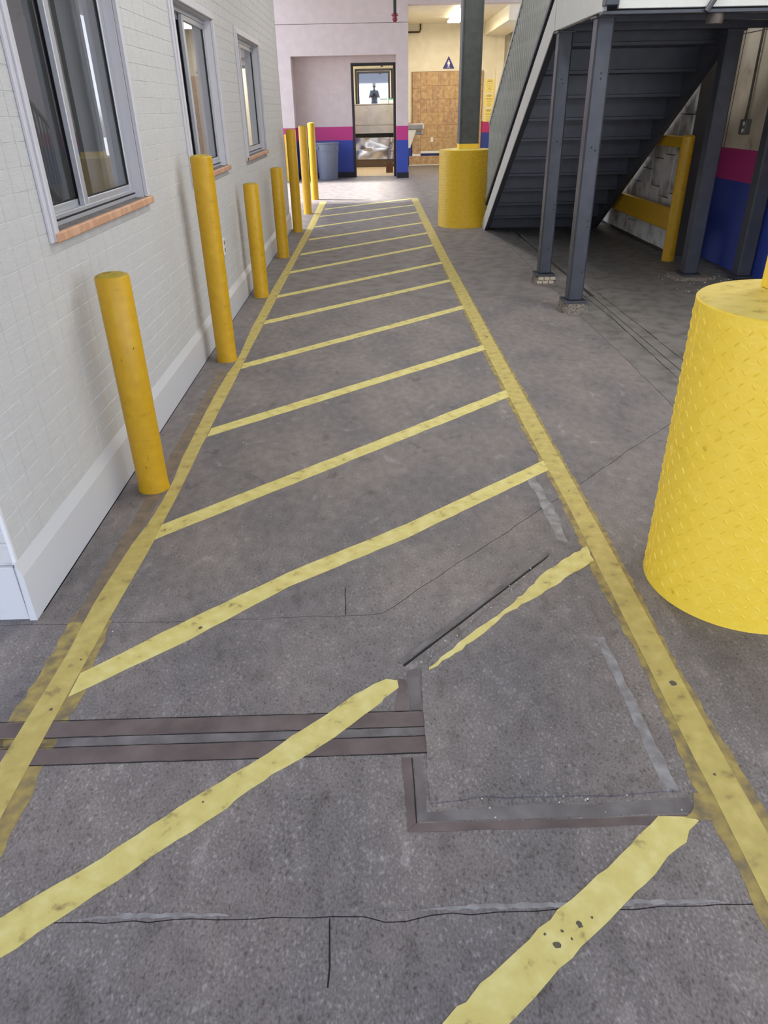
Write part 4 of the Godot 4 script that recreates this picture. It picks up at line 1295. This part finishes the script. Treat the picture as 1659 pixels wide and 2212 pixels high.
	for q in [[-0.024, 0.024, 0.095, 0.152], [-0.034, -0.026, 0.095, 0.148], [0.026, 0.034, 0.095, 0.148], [-0.022, -0.004, 0.05, 0.096], [0.004, 0.022, 0.05, 0.096]]:
		bx(s, q[0], q[1], q[2], q[3], 0.012, 0.015)
	for kk in 12:
		var a0 := TAU * kk / 12
		var a1 := TAU * (kk + 1) / 12
		tri(s, Vector3(0, 0.172, 0.015), Vector3(0.017 * cos(a0), 0.172 + 0.017 * sin(a0), 0.015), Vector3(0.017 * cos(a1), 0.172 + 0.017 * sin(a1), 0.015))
	add(sg, "figure", s, M.sign_white)
	var tm := TextMesh.new()
	var sf := SystemFont.new()
	sf.font_names = PackedStringArray(["Droid Sans"])
	tm.font = sf
	tm.text = "MEN"
	tm.font_size = 16
	tm.pixel_size = 0.0022
	tm.depth = 0.003
	var tx := inst(sg, "lettering", tm, M.sign_white, Transform3D(Basis(), Vector3(0, 0.028, 0.013)))
	# notices
	var nl := ["yellow printed notice, topmost of three on the corridor wall", "yellow printed notice, middle of three on the corridor wall", "yellow printed notice, lowest of three on the corridor wall"]
	for i in 3:
		var y: float = [1.89, 1.55, 1.20][i]
		var q := begin()
		var pts := [Vector3(-0.127, -0.155, 0), Vector3(0.127, -0.155, 0), Vector3(0.127, 0.155, 0), Vector3(-0.127, 0.155, 0)]
		var uvs := [Vector2(0, 1), Vector2(1, 1), Vector2(1, 0), Vector2(0, 0)]
		for j in [0, 2, 1, 0, 3, 2]:
			q.set_uv(uvs[j])
			q.add_vertex(pts[j])
		var no := thing("notice_paper", nl[i], "notice", Vector3(3.225, y, -22.195), "notices on the corridor wall")
		var sh := add(no, "printed_face", q, M.paper)
		sh.position.z = 0.0028
		q = begin()
		bb(q, Vector3(0, 0, 0.001), Vector3(0.254, 0.31, 0.002), 0.0)
		add(no, "sheet", q, M.paper_edge)
	# pipe bend on the corridor wall
	s = begin(true)
	tube(s, [Vector3(0.85, 3.12, -22.15), Vector3(1.31, 3.12, -22.15), Vector3(1.34, 3.135, -22.15), Vector3(1.35, 3.16, -22.15), Vector3(1.35, 3.30, -22.15)], 0.022, 10)
	tag(add(self, "bent_pipe", s, M.brown_pipe), "dark brown pipe bending up to the corridor ceiling", "pipe")
	# drinking fountain on the side wall
	var f := thing("drinking_fountain", "stainless two level drinking fountain on the corridor side wall", "drinking fountain", Vector3(0.847, 0.0, -19.55))
	s = begin()
	bb(s, Vector3(0.215, 1.015, 0.0), Vector3(0.43, 0.14, 0.36), 0.025)
	add(f, "upper_basin", s, M.stainless)
	s = begin()
	bb(s, Vector3(0.32, 0.88, -0.30), Vector3(0.20, 0.10, 0.30), 0.02)
	add(f, "lower_basin", s, M.stainless)
	s = begin()
	var zz := 0.15
	quad(s, Vector3(0, 0.56, zz), Vector3(0.10, 0.56, zz), Vector3(0.25, 0.945, zz), Vector3(0, 0.945, zz))
	quad(s, Vector3(0.10, 0.56, zz), Vector3(0.10, 0.56, -zz), Vector3(0.25, 0.945, -zz), Vector3(0.25, 0.945, zz))
	quad(s, Vector3(0.10, 0.56, -zz), Vector3(0, 0.56, -zz), Vector3(0, 0.945, -zz), Vector3(0.25, 0.945, -zz))
	quad(s, Vector3(0, 0.56, -zz), Vector3(0.10, 0.56, -zz), Vector3(0.10, 0.56, zz), Vector3(0, 0.56, zz))
	add(f, "tapered_body", s, M.cream_wall)
	s = begin(true)
	tube(s, [Vector3(0.37, 1.08, 0.1), Vector3(0.37, 1.115, 0.1), Vector3(0.34, 1.125, 0.1)], 0.01, 8)
	add(f, "spout", s, M.stainless)

	# sprinkler drop in front of the end wall
	var sp := thing("sprinkler_drop", "black sprinkler pipe with a dark red fitting hanging by the pink wall", "sprinkler pipe", Vector3(0.545, 0.0, -17.5))
	s = begin(true)
	tube(s, [Vector3(0, 3.06, 0), Vector3(0, 4.2, 0)], 0.033, 14)
	add(sp, "pipe", s, M.black_pipe)
	s = begin(true)
	lathe(s, [Vector2(0.0, 2.935), Vector2(0.03, 2.935), Vector2(0.052, 2.975), Vector2(0.045, 3.02), Vector2(0.045, 3.035), Vector2(0.07, 3.045), Vector2(0.07, 3.068), Vector2(0.04, 3.085), Vector2(0.0, 3.085)], 20)
	add(sp, "fitting", s, M.red_fitting)

	# round waste bin
	var bn := thing("waste_bin", "round grey plastic waste bin against the blue band", "bin", Vector3(-1.0, 0.0, -18.12))
	s = begin(true)
	lathe(s, [Vector2(0.0, 0.005), Vector2(0.205, 0.005), Vector2(0.212, 0.02), Vector2(0.246, 0.60), Vector2(0.256, 0.60), Vector2(0.258, 0.73), Vector2(0.268, 0.735), Vector2(0.268, 0.762), Vector2(0.25, 0.765), Vector2(0.24, 0.70), Vector2(0.205, 0.03), Vector2(0.0, 0.03)], 40)
	add(bn, "bin_body", s, M.bin_grey)
	for sx in [-1.0, 1.0]:
		s = begin()
		bb(s, Vector3(sx * 0.262 * 0.8, 0.66, 0.262 * 0.6), Vector3(0.06, 0.05, 0.06), 0.01, Basis(Vector3.UP, sx * 0.6))
		add(bn, "handle", s, M.bin_grey)

# ---------------------------------------------------------------- roof and what stands outside
func make_shell() -> void:
	var c := thing("ceiling", "grey painted concrete ceiling of the garage, unseen edges shaped to limit daylight", "ceiling", Vector3.ZERO, "", "structure")
	box(c, "deck", M.ceiling_paint, -7.5, 7.0, 4.2, 4.5, -10.3, 6.2, 0.0)  # unseen deck drawn out backward and sideways to cut sky light on the floor
	box(c, "deck", M.ceiling_paint, -4.2, 5.7, 4.2, 4.5, -14.2, -10.3, 0.0)  # unseen edge stepped outward here to hold back the sun patch
	box(c, "deck", M.ceiling_paint, -2.6, 5.7, 4.2, 4.5, -22.6, -14.2, 0.0)
	for z in [-15.5, -10.2, -5.2, 0.5]:
		box(c, "beam", M.ceiling_paint, -5.2 if z > -10.3 else -2.0, 5.5, 4.0, 4.2, z - 0.15, z + 0.15, 0.0)
	var sw := thing("wall_side", "plain side walls of the garage behind the photographer", "wall", Vector3.ZERO, "", "structure")
	box(sw, "wall", M.dirty_cream, 5.5, 5.7, 0.0, 4.2, -4.3, -2.2, 0.0)
	box(sw, "wall", M.dirty_cream, 3.62, 5.5, 0.0, 4.2, -4.5, -4.3, 0.0)
	box(sw, "wall", M.dirty_cream, 3.62, 5.7, 0.0, 4.2, -13.6, -11.2, 0.0)
	# outside, seen in the mirror and in window reflections
	var w := thing("yard_wall", "bright white yard wall outside behind the photographer", "wall", Vector3.ZERO, "", "structure")
	box(w, "wall", M.outdoor_white, -14, 14, -0.32, 1.75, 21.0, 21.25, 0.0)
	var d := thing("dark_building", "dark grey building beyond the yard wall", "building", Vector3.ZERO, "", "structure")
	box(d, "facade", M.outdoor_dark, -24, 24, -0.32, 6.0, 30.0, 36.0, 0.0)
	var rr := thing("low_wall", "low pale wall outside the side opening", "wall", Vector3.ZERO, "", "structure")
	box(rr, "wall", M.outdoor_white, 7.0, 7.2, -0.32, 1.05, -22.0, -10.0, 0.0)

# ---------------------------------------------------------------- the photographer, seen in the mirror
func smin(a: float, b: float, k: float) -> float:
	var h := maxf(k - absf(a - b), 0.0) / k
	return minf(a, b) - h * h * k * 0.25

# bones: [a, b, ra, rb, colour]; surface nets on a grid
func net(s: SurfaceTool, bones: Array, cell: float, k: float) -> void:
	var lo := Vector3.INF
	var hi := -Vector3.INF
	for b in bones:
		var r := maxf(b[2], b[3]) + k + cell * 2
		for p in [b[0], b[1]]:
			lo = lo.min(p - Vector3.ONE * r)
			hi = hi.max(p + Vector3.ONE * r)
	var n := Vector3i(((hi - lo) / cell).ceil()) + Vector3i.ONE
	var field := PackedFloat32Array()
	field.resize(n.x * n.y * n.z)
	field.fill(1.0)
	for b in bones:
		var a: Vector3 = b[0]
		var c: Vector3 = b[1]
		var r := maxf(b[2], b[3]) + k + cell * 1.5
		var p0 := Vector3i(((a.min(c) - Vector3.ONE * r - lo) / cell).floor()).clamp(Vector3i.ZERO, n - Vector3i.ONE)
		var p1 := Vector3i(((a.max(c) + Vector3.ONE * r - lo) / cell).ceil()).clamp(Vector3i.ZERO, n - Vector3i.ONE)
		var ac := c - a
		var l2 := maxf(ac.length_squared(), 1e-9)
		for z in range(p0.z, p1.z + 1):
			for y in range(p0.y, p1.y + 1):
				for x in range(p0.x, p1.x + 1):
					var p := lo + Vector3(x, y, z) * cell
					var t := clampf((p - a).dot(ac) / l2, 0.0, 1.0)
					var d := p.distance_to(a + ac * t) - lerpf(b[2], b[3], t)
					var i := (z * n.y + y) * n.x + x
					field[i] = smin(field[i], d, k)
	var vert := {}
	var strides := [1, n.x, n.x * n.y]
	var corner := []
	for q in 8:
		corner.append((q & 1) * strides[0] + ((q >> 1) & 1) * strides[1] + ((q >> 2) & 1) * strides[2])
	for z in n.z - 1:
		for y in n.y - 1:
			for x in n.x - 1:
				var i := (z * n.y + y) * n.x + x
				var inside := 0
				for q in 8:
					if field[i + corner[q]] < 0.0:
						inside += 1
				if inside == 0 or inside == 8:
					continue
				var sum := Vector3.ZERO
				var cnt := 0
				for q in 8:
					for e in 3:
						var q2 := q | (1 << e)
						if q2 == q:
							continue
						var fa := field[i + corner[q]]
						var fb := field[i + corner[q2]]
						if (fa < 0.0) != (fb < 0.0):
							var t := fa / (fa - fb)
							sum += Vector3(q & 1, (q >> 1) & 1, (q >> 2) & 1).lerp(Vector3(q2 & 1, (q2 >> 1) & 1, (q2 >> 2) & 1), t)
							cnt += 1
				vert[i] = lo + (Vector3(x, y, z) + sum / cnt) * cell
	var put := func(p: Vector3) -> void:
		var best := 1e9
		var col: Color = bones[0][4]
		for b in bones:
			var ac: Vector3 = b[1] - b[0]
			var t := clampf((p - b[0]).dot(ac) / maxf(ac.length_squared(), 1e-9), 0.0, 1.0)
			var d := p.distance_to(b[0] + ac * t) - lerpf(b[2], b[3], t)
			if d < best:
				best = d
				col = b[4]
		s.set_color(col)
		s.add_vertex(p)
	for z in range(1, n.z - 1):
		for y in range(1, n.y - 1):
			for x in range(1, n.x - 1):
				var i := (z * n.y + y) * n.x + x
				for e in 3:
					var f0 := field[i]
					var f1 := field[i + strides[e]]
					if (f0 < 0.0) == (f1 < 0.0):
						continue
					var u: int = strides[(e + 1) % 3]
					var v: int = strides[(e + 2) % 3]
					var q := [i - u - v, i - v, i, i - u]
					if not (vert.has(q[0]) and vert.has(q[1]) and vert.has(q[2]) and vert.has(q[3])):
						continue
					var order := [0, 2, 1, 0, 3, 2] if f0 < 0.0 else [0, 1, 2, 0, 2, 3]
					for w in order:
						put.call(vert[q[w]])

func make_person() -> void:
	var t := thing("person", "person in grey shirt and pale cap holding a phone, mirrored in washroom", "person", Vector3.ZERO)
	var skin := srgb(92, 62, 48).srgb_to_linear()
	var shirt := srgb(112, 122, 134).srgb_to_linear()
	var pants := srgb(58, 60, 66).srgb_to_linear()
	var shoe := srgb(34, 32, 32).srgb_to_linear()
	var B := []
	var z := 0.47
	for sx in [-1.0, 1.0]:
		B.append([Vector3(0.10 * sx, 0.94, z), Vector3(0.12 * sx, 0.52, z - 0.02), 0.095, 0.064, pants])
		B.append([Vector3(0.12 * sx, 0.52, z - 0.02), Vector3(0.13 * sx, 0.12, z + 0.02), 0.062, 0.048, pants])
		B.append([Vector3(0.13 * sx, 0.055, z + 0.04), Vector3(0.15 * sx, 0.045, z - 0.15), 0.05, 0.042, shoe])
		B.append([Vector3(0.17 * sx, 1.50, z), Vector3(0.265 * sx, 1.24, z - 0.03), 0.066, 0.052, shirt])
		B.append([Vector3(0.265 * sx, 1.24, z - 0.03), Vector3(0.17 * sx, 1.27, z - 0.20), 0.046, 0.038, skin])
		B.append([Vector3(0.17 * sx, 1.27, z - 0.20), Vector3(0.065 * sx, 1.32, z - 0.36), 0.038, 0.027, skin])
		B.append([Vector3(0.05 * sx, 1.50, z), Vector3(0.165 * sx, 1.50, z), 0.085, 0.07, shirt])
		B.append([Vector3(0.075 * sx, 1.36, z - 0.02), Vector3(0.06 * sx, 1.05, z), 0.105, 0.115, shirt])
	B.append([Vector3(0, 1.45, z), Vector3(0, 0.98, z), 0.12, 0.125, shirt])
	B.append([Vector3(0, 1.52, z), Vector3(0, 1.63, z - 0.02), 0.058, 0.054, skin])
	var s := begin(true)
	net(s, B, 0.018, 0.05)
	# head with face: nose, brow, chin, ears
	var H := []
	var hc := Vector3(0.0, 1.74, z - 0.03)
	H.append([hc + Vector3(0, 0.03, 0.015), hc + Vector3(0, 0.02, -0.01), 0.088, 0.082, skin])
	H.append([hc + Vector3(0, -0.03, -0.015), hc + Vector3(0, -0.085, -0.04), 0.068, 0.042, skin])
	H.append([hc + Vector3(0, 0.0, -0.09), hc + Vector3(0, -0.035, -0.108), 0.010, 0.015, skin])
	H.append([hc + Vector3(-0.032, 0.02, -0.082), hc + Vector3(0.032, 0.02, -0.082), 0.010, 0.010, skin])
	H.append([hc + Vector3(-0.02, -0.065, -0.082), hc + Vector3(0.02, -0.065, -0.082), 0.010, 0.010, srgb(84, 48, 42).srgb_to_linear()])
	for sx in [-1.0, 1.0]:
		H.append([hc + Vector3(0.084 * sx, 0.015, 0.01), hc + Vector3(0.08 * sx, -0.03, 0.005), 0.016, 0.010, skin])
		H.append([hc + Vector3(0.030 * sx, 0.002, -0.083), hc + Vector3(0.034 * sx, 0.002, -0.082), 0.009, 0.009, srgb(30, 24, 22).srgb_to_linear()])
	H.append([hc + Vector3(0, -0.06, 0.0), Vector3(0, 1.60, z - 0.02), 0.055, 0.054, skin])
	net(s, H, 0.007, 0.018)
	# hands: palm and five fingers closing on the phone's long edges
	for sx in [-1.0, 1.0]:
		var F := []
		var wr := Vector3(0.065 * sx, 1.32, z - 0.36)
		var pm := Vector3(0.052 * sx, 1.345, 0.055)
		F.append([wr, wr.lerp(pm, 0.5), 0.026, 0.024, skin])
		F.append([wr.lerp(pm, 0.4) + Vector3(0, 0.012, 0), pm + Vector3(0, 0.022, 0), 0.019, 0.017, skin])
		F.append([wr.lerp(pm, 0.4) - Vector3(0, 0.012, 0), pm - Vector3(0, 0.022, 0), 0.019, 0.016, skin])
		for k in 4:
			var y: float = [0.032, 0.011, -0.011, -0.031][k]
			var ln: float = [0.95, 1.05, 1.0, 0.82][k]
			var p0 := pm + Vector3(0, y, 0)
			var p1 := p0 + Vector3(0.010 * sx, 0.004, -0.030) * ln
			var p2 := p1 + Vector3(-0.016 * sx, 0.002, -0.012) * ln
			var p3 := p2 + Vector3(-0.020 * sx, 0.0, 0.002) * ln
			F.append([p0, p1, 0.0098, 0.009, skin])
			F.append([p1, p2, 0.009, 0.0082, skin])
			F.append([p2, p3, 0.0082, 0.0072, skin])
		var th := pm + Vector3(-0.004 * sx, 0.018, 0.004)
		F.append([pm + Vector3(0, 0.008, 0.018), th + Vector3(-0.012 * sx, 0.024, 0.0), 0.0125, 0.010, skin])
		F.append([th + Vector3(-0.012 * sx, 0.024, 0.0), th + Vector3(-0.026 * sx, 0.040, -0.004), 0.010, 0.0085, skin])
		net(s, F, 0.0045, 0.006)
	add(t, "body", s, M.body)
	# cap
	s = begin(true)
	lathe(s, [Vector2(0.103, 0.02), Vector2(0.104, 0.06), Vector2(0.092, 0.10), Vector2(0.06, 0.125), Vector2(0.0, 0.133)], 28, hc + Vector3(0, 0.015, 0.005))
	add(t, "cap_crown", s, M.cap_white)
	s = begin()
	bb(s, hc + Vector3(0, 0.043, -0.125), Vector3(0.14, 0.008, 0.09), 0.003, Basis(Vector3.RIGHT, 0.15))
	add(t, "cap_peak", s, M.cap_white)
	# the phone is a thing of its own; the picture is taken through its lens
	var ph := thing("mobile_phone", "dark phone held in both hands, mirrored in the washroom mirror", "phone", Vector3(0.0, 1.352, 0.045))
	ph.rotation.x = deg_to_rad(-18)
	s = begin()
	bb(s, Vector3(0, 0, 0), Vector3(0.074, 0.155, 0.008), 0.003)
	add(ph, "case", s, M.phone_black)
	s = begin()
	bb(s, Vector3(0, 0.004, 0.0043), Vector3(0.068, 0.14, 0.0012), 0.0004)
	add(ph, "display_glass", s, M.rubber)

# ---------------------------------------------------------------- build
func _ready() -> void:
	rng.seed = 1
	view_and_light()
	make_materials()
	make_lamps()
	make_floor()
	make_shell()
	make_white_building()
	make_end()
	make_right_side()
	make_stairs()
	make_barrel("yellow tread plate barrel guard standing apart from the stairs beside the walkway tape", Vector3(1.196, 0, -1.951), 0.295, 0.922, Vector2(1.245, -1.97), "yellow based steel column rising from the barrel by the walkway crack", 0.55, deg_to_rad(2), M.yellow_plate)
	make_barrel("yellow tread plate barrel guard at the foot of the stairs", Vector3(1.22, 0, -10.36), 0.33, 0.925, Vector2(1.255, -10.36), "tall grey steel column with yellow foot at the stairs", 0.055, deg_to_rad(2), M.yellow_mustard)
	make_bollards()
	make_markings()
	make_person()
